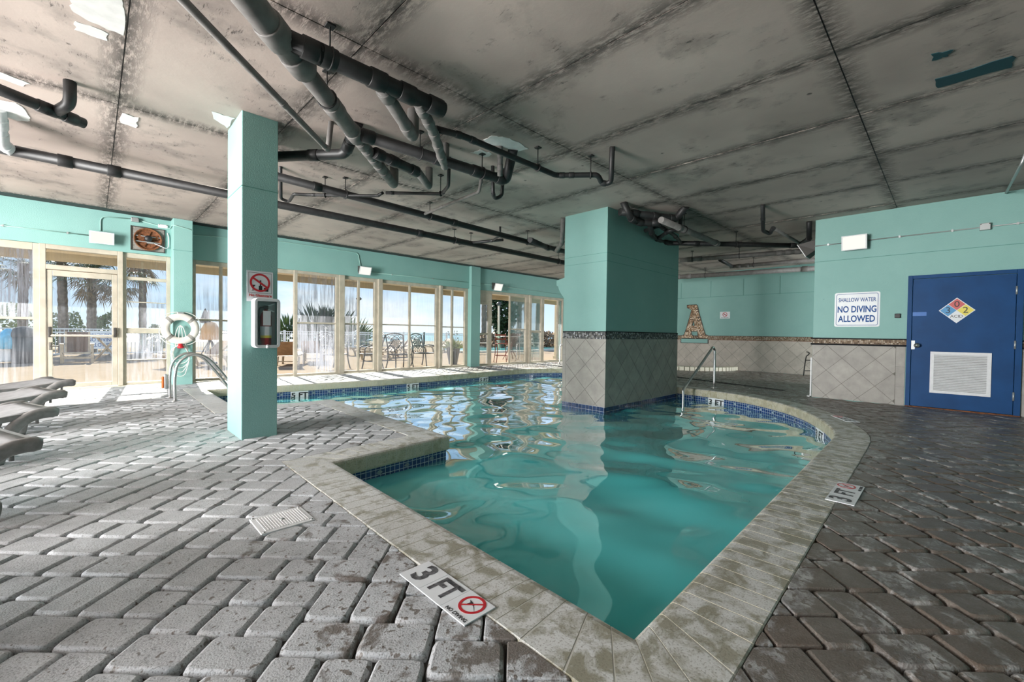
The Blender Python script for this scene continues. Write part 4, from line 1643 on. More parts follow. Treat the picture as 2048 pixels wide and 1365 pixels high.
def wall_lamp(label, O, u, wid, hei, tilt=20, power=None, dep=.10):
    """flood lamp on a wall: O centre on the wall, u right, up z"""
    power = LAMP_W if power is None else power
    f_ = Frame(O, u, (0, 0, 1))
    t = thing('wall_lamp', label, 'lamp', tuple(O), group='wall flood lamps')
    m2 = MB()
    a, b = wid / 2, hei / 2
    k = dep * math.tan(math.radians(tilt))
    P = lambda x, y, c: f_((x, y - (c / dep) * k, c))
    vs = [P(sx * a * (1.0 if c else .82), sy * b * (1.0 if c else .8), c) for c in (0, dep) for sx, sy in ((-1, -1), (1, -1), (1, 1), (-1, 1))]
    # front tilted downwards: upper edge reaches further out
    vs[6] = vs[6] + f_.n_ * k * 1.6
    vs[7] = vs[7] + f_.n_ * k * 1.6
    m2.add(vs, [(3, 2, 1, 0), (4, 5, 6, 7), (0, 1, 5, 4), (1, 2, 6, 5), (2, 3, 7, 6), (3, 0, 4, 7)])
    m2.build('housing', M['bronze'], t, bevel=.006)
    q = [vs[i] for i in (4, 5, 6, 7)]
    cen = sum(q, Vector((0, 0, 0))) / 4
    nn = (q[1] - q[0]).cross(q[3] - q[0]).normalized()
    rim = MB()
    out_, in_ = [p + nn * .006 for p in q], [cen + (p - cen) * .88 + nn * .006 for p in q]
    for i in range(4):
        j = (i + 1) % 4
        rim.prism([out_[i], out_[j], in_[j], in_[i]], -nn * .012)
    rim.build('rim', M['plastic_white'], t)
    lens = MB()
    lens.prism([cen + (p - cen) * .88 + nn * .002 for p in q], nn * .003)
    lens.build('lens', M['lamp_face'], t)
    if power:
        ld = bpy.data.lights.new('lamp_light', 'AREA')
        ld.shape = 'RECTANGLE'
        ld.size, ld.size_y = wid * .8, hei * .8
        ld.energy = power
        ld.color = (1.0, 0.95, 0.88)
        lo = bpy.data.objects.new('lamp_light', ld)
        COL.objects.link(lo)
        lo.parent = t
        lo.location = cen + nn * .02 - t.location
        lo.rotation_euler = nn.to_track_quat('Z', 'Y').to_euler()
        lo.rotation_euler = (-nn).to_track_quat('-Z', 'Y').to_euler() if False else nn.to_track_quat('-Z', 'Z').to_euler()
    return t


def pc(plane, pts, v):
    q = [plane(x, y, v) for x, y in pts]
    return sum(q, Vector((0, 0, 0))) / len(q)


EX = (1, 0, 0)
wall_lamp('white faced flood lamp left of the rusty fan above the glass door', pc(PY, [(178, 462), (228, 489)], YW), EX, .33, .21, 12, dep=.11)
wall_lamp('white faced flood lamp above the streaked windows', PY(725, 539, YW), EX, .32, .20, 25, dep=.12)
wall_lamp('small flood lamp right of the far pilaster', PY(990, 572, YW), EX, .36, .24, 25, dep=.13)
wall_lamp('dark framed flood lamp on the wall above the no diving sign', Vector((XR, 1.18, 2.745)), (0, -1, 0), .345, .245, 10, dep=.12)
wall_lamp('flood lamp seen edge on at the corner of the corridor', Vector((9.66, 1.76, 2.80)), (-1, 0, 0), .34, .24, 30, dep=.15)

# ------------------------------------------------------------------ conduits and boxes
def conduit(label, pts, r=.009, mt='conduit', clips=()):
    t = thing('conduit', label, 'conduit', tuple(pts[0]), group='wall conduits')
    MB().tube(fillet(pts, .09), r, 8).build('tube', M[mt], t)
    for f in clips:
        a, b = Vector(pts[0]), Vector(pts[-1])
        p = a.lerp(b, f)
        m2 = MB(); m2.box(p - Vector((.012, .012, .018)), p + Vector((.012, .012, .018))); m2.build('clip', M['galv'], t)
    return t


yc = YW - .012
conduit('painted conduit from the left edge to the lamp by the door', [PY(-60, 444, yc), PY(178, 471, yc)], clips=(.25, .8))
conduit('conduit rising over the door lamp to the junction box', [PY(201, 462, yc), PY(201, 433, yc), PY(262, 438, yc)])
conduit('conduit running over the pilaster and behind the slim column', [PY(278, 441, yc), Vector((1.10, yc, 3.08)), Vector((1.10, 10.505, 3.10)), Vector((1.43, 10.505, 3.04)), Vector((1.43, yc, 3.02)), PY(560, 483, yc), PY(716, 506, yc), PY(721, 532, yc)])
conduit('conduit between the middle lamp and the far pilaster', [PY(738, 545, yc), PY(936, 565, yc)], clips=(.2, .6))
conduit('conduit from the far pilaster past the far lamp', [PY(958, 567, yc), PY(1128, 590, yc)], clips=(.3,))
conduit('grey conduit from the corridor corner to the door-wall lamp', [Vector((XR - .012, 1.76, 2.757)), Vector((XR - .012, 1.36, 2.757))], mt='galv', clips=(.5,))
conduit('grey conduit above the blue door', [Vector((XR - .012, 1.01, 2.757)), Vector((XR - .012, -4.0, 2.752))], mt='galv', clips=(.08, .2, .33, .45))


def jbox(label, c, s_, mt='galv'):
    t = thing('junction_box', label, 'box', tuple(c))
    m2 = MB(); m2.box((-s_[0], -s_[1], -s_[2]), s_); m2.build('body', M[mt], t, local=True, bevel=.006)
    for sx in (-1, 1):
        m2 = MB()
        if s_[1] < s_[0]:
            m2.ball((sx * s_[0] * .8, -s_[1], s_[2] * .7), .007, 6)
        else:
            m2.ball((-s_[0], sx * s_[1] * .8, s_[2] * .7), .007, 6)
        m2.build('screw', M['bronze'], t, local=True)


jbox('grey junction box above the rusty fan', PY(270, 440, YW - .03), (.055, .03, .04))
jbox('white cover plate right of the rusty fan', PY(326, 453, YW - .012), (.075, .012, .035), 'plastic_white')
jbox('grey junction box on the conduit above the blue door', Vector((XR - .03, -.33, 2.757)), (.03, .055, .05))
jbox('black sensor box between the no diving sign and blue door', PX(1795, 632, XR - .02), (.02, .035, .035), 'ink')
jbox('tiny white box at the top of the far pilaster', PY(961, 534, 10.86), (.05, .02, .015), 'plastic_white')

# ------------------------------------------------------------------ exhaust fan
t = thing('exhaust_fan', 'rusty round exhaust fan set in a square opening above the side window', 'fan', (.77, YW, 2.81))
m2 = MB(); m2.box((.53, YW - .004, 2.60), (1.01, YW + .01, 3.03)); m2.build('back_plate', M['fan_back'], t)
for a, b in (((.52, YW - .02, 2.585), (1.02, YW, 2.60)), ((.52, YW - .02, 3.03), (1.02, YW, 3.045)), ((.515, YW - .02, 2.585), (.53, YW, 3.045)), ((1.01, YW - .02, 2.585), (1.025, YW, 3.045))):
    m2 = MB(); m2.box(a, b); m2.build('opening_edge', M['bronze'], t)
m2 = MB(); m2.lathe([(.205, -.03), (.215, -.045), (.20, -.05), (.185, -.02), (.16, -.006), (.0001, -.006)], (.77, YW, 2.815), 32, axis='Y'); m2.build('ring', M['rust'], t)
for k in range(5):
    q = 2 * math.pi * k / 5 + .4
    c_, s_ = math.cos(q), math.sin(q)
    P = [(.05, -.018), (.15, -.055), (.165, .03), (.05, .02)]
    m2 = MB()
    m2.prism([(.77 + x * c_ - y * s_, YW - .018 - .012 * (i in (1, 2)), 2.815 + x * s_ + y * c_) for i, (x, y) in enumerate(P)], (0, -.004, 0))
    m2.build('blade', M['rust'], t)
m2 = MB(); m2.lathe([(.0001, -.11), (.05, -.105), (.058, -.09), (.058, -.02)], (.77, YW, 2.825), 18, axis='Y'); m2.build('motor', M['ink'], t)
for z_ in (2.755, 2.86):
    m2 = MB(); m2.box((.585, YW - .03, z_), (.955, YW - .022, z_ + .016)); m2.build('strut', M['galv'], t)
m2 = MB(); m2.box((.75, YW - .06, 2.735), (.85, YW - .03, 2.765)); m2.build('wire_box', M['galv'], t)
m2 = MB(); m2.tube(catmull([(.85, YW - .045, 2.75), (.95, YW - .06, 2.71), (1.03, YW - .05, 2.68), (1.075, YW - .03, 2.72), (1.08, YW - .02, 2.9), (1.06, YW - .015, 2.99)], 6), .008, 6); m2.build('cable', M['plastic_white'], t)

# ------------------------------------------------------------------ life ring on the pilaster
yr = 10.52
rc = PY(361, 658, yr - .06)
t = thing('life_ring', 'white life ring hung on the green pilaster by its rope', 'life ring', tuple(rc))
R1, r1 = .235, .068
ringp = [(R1 * math.cos(2 * math.pi * k / 36), 0, R1 * math.sin(2 * math.pi * k / 36)) for k in range(36)]
m2 = MB(); m2.tube(ringp, r1, 14, closed=True); m2.map(lambda p: Vector((p.x, p.y * .62, p.z)))
m2.build('ring_body', M['ring'], t, local=True)
for k in range(4):
    q = math.radians(45 + 90 * k)
    c_ = Vector((R1 * math.cos(q), 0, R1 * math.sin(q)))
    tan = Vector((-math.sin(q), 0, math.cos(q)))
    rad = Vector((math.cos(q), 0, math.sin(q)))
    lp = [c_ + tan * sgn * .028 for sgn in (-1, 1)]
    m2 = MB()
    cir = []
    for j in range(12):
        a = 2 * math.pi * j / 12
        cir.append(rad * (r1 + .004) * math.cos(a) + Vector((0, (r1 * .62 + .004) * math.sin(a), 0)))
    vs = [p + lp[0] for p in cir] + [p + lp[1] for p in cir]
    m2.add(vs, [(j, (j + 1) % 12, 12 + (j + 1) % 12, 12 + j) for j in range(12)], True)
    m2.build('band', M['fan_back'], t, local=True)
gr = []
for k in range(40):
    q = 2 * math.pi * k / 40
    s_ = R1 + r1 + .012 + .03 * abs(math.sin(2 * (q)))
    gr.append((s_ * math.cos(q), .01, s_ * math.sin(q)))
m2 = MB(); m2.tube(gr, .006, 6, closed=True); m2.build('grab_line', M['rope'], t, local=True)
m2 = MB(); m2.box((-.05, -.02, .285), (.05, .05, .325)); m2.build('bracket', M['galv'], t, local=True, bevel=.006)
rp = thing('rope_coil', 'white throw rope hanging in loops below the life ring', 'rope', (rc.x, yr - .03, rc.z - .45))
for k in range(5):
    R_ = random.Random(k + 40)
    wdt, ln = .12 + .03 * R_.random(), .16 + .09 * k * .5
    pts = [(wdt * math.sin(a) * (1 + .12 * math.sin(3 * a + k)) + R_.uniform(-.01, .01), -.012 * k + .01 * math.cos(2 * a), .14 - ln * (1 - math.cos(a)) / 1.1) for a in [2 * math.pi * j / 22 for j in range(22)]]
    m2 = MB(); m2.tube(pts, .006, 6, closed=True); m2.build('loop', M['rope'], rp, local=True)
for k in range(4):
    pts = catmull([(0, -.03, .52), (.03 * (k - 1.5), -.04, .46), (.055 * (k - 1.5), -.04, .30), (.05 * (k - 1.5), -.03, .12)], 5)
    m2 = MB(); m2.tube(pts, .006, 6); m2.build('strand', M['rope'], rp, local=True)
m2 = MB(); m2.lathe([(.0001, .16), (.035, .16), (.04, .12), (.052, .11), (.052, .075), (.0001, .065)], (0, -.04, 0), 14); m2.build('float', M['red'], rp, local=True)

# ------------------------------------------------------------------ column sign and extinguisher
yf = 4.877
fs_ = Frame((1.207, yf, 1.53), (1, 0, 0), (0, 0, 1))
t = thing('glassware_sign', 'white no glassware sign with a red ban circle on the slim column', 'sign', (1.207, yf, 1.53))
m2 = MB(); fs_.box(m2, (-.118, -.155, 0), (.118, .150, .003)); m2.build('board', M['sign_white'], t)
bd = MB()
for a0, b0, a1, b1 in ((-.102, .131, .104, .134), (-.102, -.070, .104, -.067), (-.102, -.07, -.0995, .134), (.1015, -.07, .104, .134)):
    fs_.box(bd, (a0, b0, .003), (a1, b1, .0036))
bd.build('border', M['ink'], t)
m2 = MB(); ring_poly(m2, fs_, 0, .035, .073, .092, .003, .0046, 36); m2.build('ban_ring', M['red'], t)
m2 = MB()
m2.prism([fs_((x, y + .035, .0047)) for x, y in ((-.072, .040), (-.062, .056), (.072, -.040), (.062, -.056))], fs_.n_ * .0006); m2.build('ban_bar', M['red'], t)
bo = MB()
fs_.box(bo, (-.012, -.045, .0035), (.020, .005, .0042)); fs_.box(bo, (-.003, .005, .0035), (.010, .06, .0042)); fs_.box(bo, (.034, -.05, .0035), (.075, -.012, .0042))
fs_.poly(bo, [(-.088, .010), (-.040, .010), (-.055, -.012), (-.060, -.04), (-.048, -.047), (-.08, -.047), (-.066, -.04), (-.070, -.012)], .0035, .0042)
bo.build('pictogram', M['ink'], t)
text_obj('No Glassware', .035, fs_, 0.004, -.094, .004, M['print_red'], t, bold=.0016)

ec = thing('extinguisher_cabinet', 'white cabinet with a clear front mounted on the slim column', 'cabinet', (1.245, yf, 1.158))
fe = Frame((1.245, yf, 1.158), (1, 0, 0), (0, 0, 1))
hw, hh, dp = .117, .247, .13
shell = MB()
outp, inp = rrect(-hw, -hh, hw, hh, .035, 5), rrect(-hw + .026, -hh + .028, hw - .026, hh - .03, .012, 5)
nn_ = len(outp)
vs = [fe((x, y, 0)) for x, y in outp] + [fe((x, y, dp - .015)) for x, y in outp] + [fe((x * .97, y * .985, dp)) for x, y in outp] + [fe((x, y, dp)) for x, y in inp] + [fe((x, y, dp - .03)) for x, y in inp]
fsx = []
for L_ in range(4):
    for i in range(nn_):
        j = (i + 1) % nn_
        fsx.append((L_ * nn_ + i, L_ * nn_ + j, (L_ + 1) * nn_ + j, (L_ + 1) * nn_ + i))
shell.add(vs, fsx); shell.build('shell', M['plastic_white'], ec)
m2 = MB(); fe.box(m2, (-hw + .02, -hh + .02, .002), (hw - .02, hh - .02, .006)); m2.build('back_panel', M['galv'], ec)
m2 = MB(); fe.poly(m2, inp, dp - .028, dp - .025); m2.build('clear_front', M['acrylic'], ec)
m2 = MB(); m2.lathe([(.0001, .02), (.016, .018), (.02, .0)], (0, 0, 0), 14); f3 = Frame(fe((.0, -hh + .014, dp - .01)), (1, 0, 0), (0, 0, 1)); m2.map(lambda p: f3(p)); m2.build('lock', M['plastic_white'], ec)
ex = thing('fire_extinguisher', 'red fire extinguisher with paper tag inside the white cabinet', 'extinguisher', (1.245, yf - .058, .935))
m2 = MB(); m2.lathe([(.0001, 0), (.044, 0), (.05, .01), (.05, .29), (.04, .325), (.018, .345), (.016, .37), (.0001, .37)], (0, 0, 0), 20); m2.build('cylinder', M['glass_red'], ex, local=True)
m2 = MB(); m2.box((-.02, -.02, .36), (.02, .02, .40)); m2.build('valve', M['bronze'], ex, local=True, bevel=.005)
m2 = MB(); m2.prism([(.0, -.008, .395), (.075, -.008, .425), (.078, -.008, .417), (.0, -.008, .383)], (0, .016, 0)); m2.build('lever', M['steel'], ex, local=True)
m2 = MB(); m2.prism([(.0, -.008, .375), (.078, -.008, .345), (.076, -.008, .336), (.0, -.008, .364)], (0, .016, 0)); m2.build('handle', M['steel'], ex, local=True)
m2 = MB(); m2.tube(catmull([(-.02, 0, .38), (-.06, -.01, .36), (-.066, -.015, .2), (-.06, -.02, .06)], 6), .008, 8); m2.build('hose', M['rubber'], ex, local=True)
m2 = MB(); m2.box((-.038, -.056, .20), (.03, -.053, .345)); m2.build('paper_tag', M['sign_white'], ex, local=True)
m2 = MB(); m2.lathe([(.0508, .10), (.0508, .19)], (0, 0, 0), 20); m2.build('label_band', M['sign_white'], ex, local=True)
m2 = MB(); m2.lathe([(.0512, .075), (.0512, .10)], (0, 0, 0), 20); m2.build('yellow_band', M['yellow'], ex, local=True)

# ------------------------------------------------------------------ wall signs
fw = Frame((XR, 1.138, 1.583), (0, -1, 0), (0, 0, 1))
t = thing('no_diving_sign', 'large white and blue shallow water no diving allowed sign on the teal wall', 'sign', (XR, 1.138, 1.583))
m2 = MB(); fw.poly(m2, rrect(-.308, -.298, .308, .298, .03), 0, .004); m2.build('board', M['sign_white'], t)
m2 = MB()
o_, i_ = rrect(-.285, -.275, .285, .275, .028), rrect(-.278, -.268, .278, .268, .022)
vs = [fw((x, y, .0046)) for x, y in o_] + [fw((x, y, .0046)) for x, y in i_]
k_ = len(o_)
m2.add(vs, [(i, (i + 1) % k_, k_ + (i + 1) % k_, k_ + i) for i in range(k_)]); m2.build('border', M['sign_blue'], t)
text_obj('SHALLOW WATER', .098, fw, 0, .165, .0048, M['sign_blue'], t, sx=.62, bold=.0012)
text_obj('NO DIVING', .155, fw, 0, .0, .0048, M['sign_blue'], t, sx=.66, bold=.0035)
text_obj('ALLOWED', .155, fw, 0, -.165, .0048, M['sign_blue'], t, sx=.68, bold=.0035)

fo = Frame((XF, 5.20, 1.79), (0, -1, 0), (0, 0, 1))
t = thing('no_smoking_sign', 'small white sign with a red ban circle on the far wall', 'sign', (XF, 5.20, 1.79))
m2 = MB(); fo.box(m2, (-.155, -.113, 0), (.155, .113, .004)); m2.build('board', M['sign_white'], t)
m2 = MB(); ring_poly(m2, fo, .0, .022, .058, .074, .004, .006, 28); m2.build('ban_ring', M['red'], t)
m2 = MB(); m2.prism([fo((x, y + .022, .006)) for x, y in ((-.05, .038), (-.038, .05), (.05, -.038), (.038, -.05))], fo.n_ * .001); m2.build('ban_bar', M['red'], t)
m2 = MB(); fo.box(m2, (-.04, .012, .004), (.035, .026, .0055)); m2.build('pictogram', M['ink'], t)
text_obj('NO SMOKING', .036, fo, 0, -.083, .005, M['ink'], t)

# ------------------------------------------------------------------ mosaic letter on the far wall
la = thing('mosaic_letter', 'big brown shell mosaic letter A standing on a teal ledge', 'letter', (XF, 6.18, 1.0))
fA = Frame((XF, 6.18, 1.005), (0, -1, 0), (0, 0, 1))
left = [(-.44, 0), (-.44, .10), (-.36, .13), (-.30, .30), (-.20, .66), (-.115, .98), (-.19, 1.04), (-.27, 1.07), (-.275, 1.165), (-.20, 1.165), (.03, 1.165)]
right = [(.055, 1.165), (.085, 1.13), (.15, .86), (.28, .42), (.37, .14), (.45, .12), (.45, 0)]
hole_ = [(-.085, .45), (.005, .45), (-.04, .63)]
bot_ = [(.06, 0), (.10, .07), (.12, .11), (.10, .245), (-.115, .245), (-.095, .13), (-.04, .08), (-.035, 0)]
m2 = MB()
ol = [Vector((x, y, 0)) for x, y in left + right + bot_]
hl = [Vector((x, y, 0)) for x, y in hole_]
ap = ol + hl
tr_ = geometry.tessellate_polygon([ol, hl])
m2.add([fA((p.x, p.y, .035)) for p in ap], [(a, b, c) if (ap[b] - ap[a]).cross(ap[c] - ap[a]).z > 0 else (a, c, b) for a, b, c in tr_])
for loop in (ol, hl):
    for i in range(len(loop)):
        a, b = loop[i], loop[(i + 1) % len(loop)]
        m2.add([fA((a.x, a.y, 0)), fA((b.x, b.y, 0)), fA((b.x, b.y, .035)), fA((a.x, a.y, .035))], [(0, 1, 2, 3)])
m2.build('letter_face', M['mosaic_shell'], la)
rim = MB()
for loop in (ol, hl):
    rim.tube([fA((p.x, p.y, .03)) for p in loop], .012, 6, closed=True)
rim.build('outline', M['bronze'], la)
m2 = MB(); fA.box(m2, (-.45, -.15, 0), (.46, -.012, .05)); m2.build('ledge', M['teal'], la)
for a in ((-.47, -.165, .46 + .02, -.148), (-.47, -.165, -.45, -.03), (.46, -.165, .48, -.03)):
    m2 = MB(); fA.box(m2, (a[0], a[1], 0), (a[2], a[3], .056)); m2.build('ledge_trim', M['bronze'], la)

# ------------------------------------------------------------------ deck markers, drain cover
def deck_marker(label, O, u, v, LW=.47, HW=.155):
    f_ = Frame(O, u, v)
    t = thing('depth_marker', label, 'marker', tuple(O), group='depth markers on the deck')
    for k in range(3):
        m2 = MB(); f_.box(m2, (-LW / 2 + k * LW / 3 + .001, -HW / 2, -.0025), (-LW / 2 + (k + 1) * LW / 3 - .001, HW / 2, .0025)); m2.build('marker_tile', M['sign_white'], t)
    text_obj('3', .165, f_, -LW / 3, 0.0, .0032, M['worn_ink'], t, sx=1.0, bold=.005)
    text_obj('FT', .145, f_, 0, 0.0, .0032, M['worn_ink'], t, sx=.86, bold=.004)
    cx, cy = LW / 3 + .004, .019
    m2 = MB(); ring_poly(m2, f_, cx, cy, .044, .056, .0025, .0035, 32); m2.build('ban_ring', M['red'], t)
    m2 = MB(); m2.prism([f_((cx + x, cy + y, .0038)) for x, y in ((-.036, -.030), (-.030, -.036), (.036, .030), (.030, .036))], f_.n_ * .0006); m2.build('ban_bar', M['red'], t)
    m2 = MB()
    f_.poly(m2, [(cx - .03, cy + .014), (cx - .006, cy + .010), (cx + .018, cy - .006), (cx + .034, cy - .020), (cx + .012, cy - .004), (cx - .008, cy + .002), (cx - .016, cy - .012), (cx - .020, cy - .010), (cx - .016, cy + .004)], .0026, .0034)
    m2.build('diver', M['ink'], t)
    text_obj('NO DIVING', .024, f_, cx, -.062, .0032, M['ink'], t)


deck_marker('white 3 FT no diving tile marker beside the near left coping', (1.055, 1.464, .003), (0, -1, 0), (1, 0, 0))
deck_marker('white 3 FT no diving tile marker beside the right coping', (3.755, .485, .003), (1, 0, 0), (0, 1, 0), .50)
deck_marker('faint white depth marker on the deck by the curved coping', (7.2, .96, .004), Vector((.86, .5, 0)), Vector((-.5, .86, 0)), .45)
dc_ = thing('drain_cover', 'white ribbed drain cover lying across the pavers', 'cover', (.772, 2.648, 0))
m2 = MB(); m2.box((.634, 2.522, -.01), (.911, 2.775, .006)); m2.build('plate', M['plastic_white'], dc_, bevel=.004)
for k in range(17):
    m2 = MB(); x_ = .662 + k * .0138; m2.box((x_, 2.55, .006), (x_ + .006, 2.747, .0085)); m2.build('rib', M['plastic_white'], dc_)
for x_, y_, r_ in ((.772, 2.648, .012), (.65, 2.535, .006), (.895, 2.762, .006), (.65, 2.762, .006), (.895, 2.535, .006)):
    m2 = MB(); m2.lathe([(r_, .004), (r_, .0095), (.0001, .0095)], (x_, y_, 0), 12); m2.build('screw', M['galv'], dc_)

# ------------------------------------------------------------------ ladder rails and handrail
ld_ = thing('pool_ladder', 'steel pool ladder rails arching from the deck into the water behind the slim column', 'ladder', (1.0, 8.3, 0))
for k, (bxp, byp) in enumerate(((350, 803), (340, 796))):
    b = PZ(bxp, byp, 0)
    y_ = b.y
    pts = [Vector((b.x, y_, 0)), Vector((b.x, y_, .36)), Vector((b.x + .05, y_, .58)), Vector((b.x + .22, y_, .70)), Vector((b.x + .42, y_, .62)), Vector((b.x + .66, y_, .30)), Vector((b.x + .80, y_, .06)), Vector((b.x + .84, y_, -.15)), Vector((b.x + .84, y_, -.9))]
    m2 = MB(); m2.tube(catmull(pts, 7), .021, 12); m2.build('rail', M['steel'], ld_)
    m2 = MB(); m2.lathe([(.0001, .014), (.03, .014), (.055, .006), (.055, .0)], (b.x, y_, .002), 18); m2.build('flange', M['steel'], ld_)
    if k == 1:
        m2 = MB(); m2.box((b.x - .075, y_ - .03, .14), (b.x - .03, y_ + .03, .38)); m2.build('reflector_back', M['galv'], ld_, bevel=.012)
        m2 = MB(); m2.box((b.x - .105, y_ - .025, .16), (b.x - .075, y_ + .025, .34)); m2.build('reflector', M['orange'], ld_, bevel=.010)
ya, yb2 = PZ(350, 803, 0).y, PZ(340, 796, 0).y
for z_ in (-.35, -.65):
    m2 = MB(); x_ = PZ(350, 803, 0).x + .84; m2.box((x_ - .04, min(ya, yb2), z_), (x_ + .04, max(ya, yb2), z_ + .03)); m2.build('step', M['plastic_white'], ld_)

hr = thing('pool_handrail', 'bent steel handrail descending into the pool beside the wide column', 'handrail', (9.38, 3.46, 0))
b = PZ(1428, 776, 0)
e = PZ(1366, 806, WL)
tp = Vector((b.x, b.y, .86))
pts = [b, Vector((b.x, b.y, .70)), Vector((b.x - .03, b.y, .82)), Vector((b.x - .13, b.y - .005, .855)), Vector((b.x - .26, b.y - .01, .79))]
e2 = Vector((e.x + .02, e.y, .02))
pts += [pts[-1].lerp(e2, .33), pts[-1].lerp(e2, .66), e2, Vector((e.x, e.y, -.12)), Vector((e.x, e.y, -.9))]
m2 = MB(); m2.tube(catmull(pts, 6), .024, 12); m2.build('rail', M['steel'], hr)
m2 = MB(); m2.lathe([(.0001, .016), (.03, .016), (.065, .006), (.065, 0)], (b.x, b.y, .002), 18); m2.build('flange', M['steel'], hr)

gb = thing('grab_rail', 'steel grab rail at the far pool edge beside the wide column', 'handrail', tuple(PZ(1119, 729, 0)))
b = PZ(1119, 729, 0)
pts = [(0, 0, 0), (0, 0, .55), (.03, -.02, .68), (.12, -.07, .74), (.25, -.14, .70), (.42, -.24, .42), (.46, -.26, 0)]
m2 = MB(); m2.tube(catmull(pts, 6), .022, 10); m2.build('rail', M['steel'], gb, local=True)
for q in ((0, 0), (.46, -.26)):
    m2 = MB(); m2.lathe([(.0001, .014), (.03, .014), (.055, .005), (.055, 0)], (q[0], q[1], .002), 14); m2.build('flange', M['steel'], gb, local=True)

# ------------------------------------------------------------------ loungers
def make_lounger(frame_m, sling_m, back=0.0):
    """foot end at x=0, head towards -x; parts: side rails with their curved legs, sling, cross bars"""
    root = thing('sun_lounger', 'sun lounger', 'lounger')
    W = .31
    for s_ in (-1, 1):
        m2 = MB()
        top = [(-.02, .385), (-.20, .385), (-.50, .355), (-1.25, .345), (-1.40, .335)]
        low = [(-1.40, .295), (-1.15, .30), (-.50, .31), (-.20, .335), (-.02, .345)]
        y0_ = s_ * W
        m2.prism([(x, y0_ - .018, z) for x, z in top + low], (0, .036, 0))
        m2.build('side_rail', M[frame_m], root, local=True, bevel=.008)
        # front leg: a broad moulded band that leaves the tip level and sweeps down
        m2 = MB()
        path = catmull([(.012, 0, .366), (-.05, 0, .374), (-.13, 0, .362), (-.21, 0, .315), (-.275, 0, .23), (-.315, 0, .12), (-.335, 0, .0)], 5)
        m2.tube(path, [.036, .040] + [.046] * (len(path) - 4) + [.043, .040], 12)
        m2.map(lambda p: Vector((p.x, y0_ + s_ * .012 + p.y * .75, max(0, p.z))))
        m2.build('front_leg', M[frame_m], root, local=True)
        m2 = MB(); m2.tube([(-.10, y0_ - s_ * .03, .325), (-.10, y0_ - s_ * .03, .285)], .012, 8); m2.build('lug', M[frame_m], root, local=True)
        m2 = MB()
        m2.prism([(x, y0_ - .02, z) for x, z in ((-1.12, .28), (-1.02, .28), (-1.06, .12), (-1.16, .0), (-1.26, .0), (-1.16, .14))], (0, .04, 0))
        m2.build('leg', M[frame_m], root, local=True, bevel=.008)
        m2 = MB()
        bx_, bz_ = -1.38, .30
        ca, sa = math.cos(back), math.sin(back)
        m2.prism([(bx_ - x * ca - z * sa * 0 + -z * -sa, y0_ - .018, bz_ + x * sa + z * ca) for x, z in ((0, 0), (.66, 0), (.66, .055), (0, .055))], (0, .036, 0))
        m2.build('back_rail', M[frame_m], root, local=True, bevel=.008)
    m2 = MB()
    for i in range(16):
        pass
    nx, ny = 22, 14
    vs, fs2 = [], []
    for i in range(nx + 1):
        x = -.035 - 1.35 * i / nx
        zt = (.405 if x > -.05 else .405 - .065 * min(1, (-x - .05) / .45)) - .004
        for j in range(ny + 1):
            y = -W + .02 + (2 * W - .04) * j / ny
            v = 1 - (2 * j / ny - 1) ** 2
            vs.append((x, y, zt - .035 * v * min(1, i / 4) + .004 * math.sin(j * 2.3) * min(1, i / 3)))
    for i in range(nx):
        for j in range(ny):
            a = i * (ny + 1) + j
            fs2.append((a, a + ny + 1, a + ny + 2, a + 1))
    m2.add(vs, fs2, True)
    o_ = m2.build('sling', M[sling_m], root, local=True)
    md = o_.modifiers.new('solid', 'SOLIDIFY'); md.thickness = .006
    m2 = MB()
    for y in (-W + .02, W - .02):
        pass
    bx_, bz_ = -1.39, .335
    ca, sa = math.cos(back), math.sin(back)
    m2.prism([(bx_ - x * ca + z * sa, -W + .02, bz_ + x * sa + z * ca) for x, z in ((0, 0), (.64, 0), (.64, .012), (0, .012))], (0, 2 * W - .04, 0))
    m2.build('back_sling', M[sling_m], root, local=True)
    m2 = MB(); m2.box((-.035, -W, .35), (0.008, W, .402)); m2.build('foot_bar', M[frame_m], root, local=True, bevel=.010)
    m2 = MB(); m2.tube([(-1.2, -W, .13), (-1.2, W, .13)], .016, 8); m2.build('stretcher', M[frame_m], root, local=True)
    return root


lo0 = make_lounger('resin_grey', 'sling_grey', .12)
names = ('nearest the glass door', 'second from the glass door', 'in the middle of the row', 'second nearest to the viewer', 'just a corner in view')
for k, (x, y) in enumerate(((-.29, 8.29), (-.325, 6.96), (-.335, 5.60), (-.35, 4.20), (-.385, 2.88))):
    r_ = lo0 if k == 0 else copy_tree(lo0)
    r_.location = (x, y, 0.0)
    r_.rotation_euler = (0, 0, math.radians(20))
    tag(r_, 'grey resin sun lounger indoors at the left edge, ' + names[k], 'lounger', 'grey loungers in a row at the left')

# ------------------------------------------------------------------ corridor: spa kerb, drain strip
sp_ = thing('spa_kerb', 'low cream tiled kerb of a small spa at the far wall', 'kerb', (13.9, 6.2, 0))
ke = [(14.88, 4.9), (14.2, 5.0), (13.6, 5.5), (13.3, 6.3), (13.5, 7.4), (14.88, 7.9)]
kc = catmull([(x, y, 0) for x, y in ke], 6)
for i in range(len(kc) - 1):
    a, b_ = kc[i], kc[i + 1]
    d = (b_ - a).normalized(); nn = Vector((-d.y, d.x, 0)) * .15
    m2 = MB(); m2.prism([a + d * .004 - nn, b_ - d * .004 - nn, b_ - d * .004 + nn, a + d * .004 + nn], (0, 0, .12)); m2.build('kerb_stone', M['cream_tile'], sp_, bevel=.01)
ds_ = thing('drain_channel', 'dark drain channel crossing the corridor pavers', 'drain', (10.6, 3.6, 0))
a, b_ = Vector((11.1, 5.3, 0)), Vector((10.05, 2.35, 0))
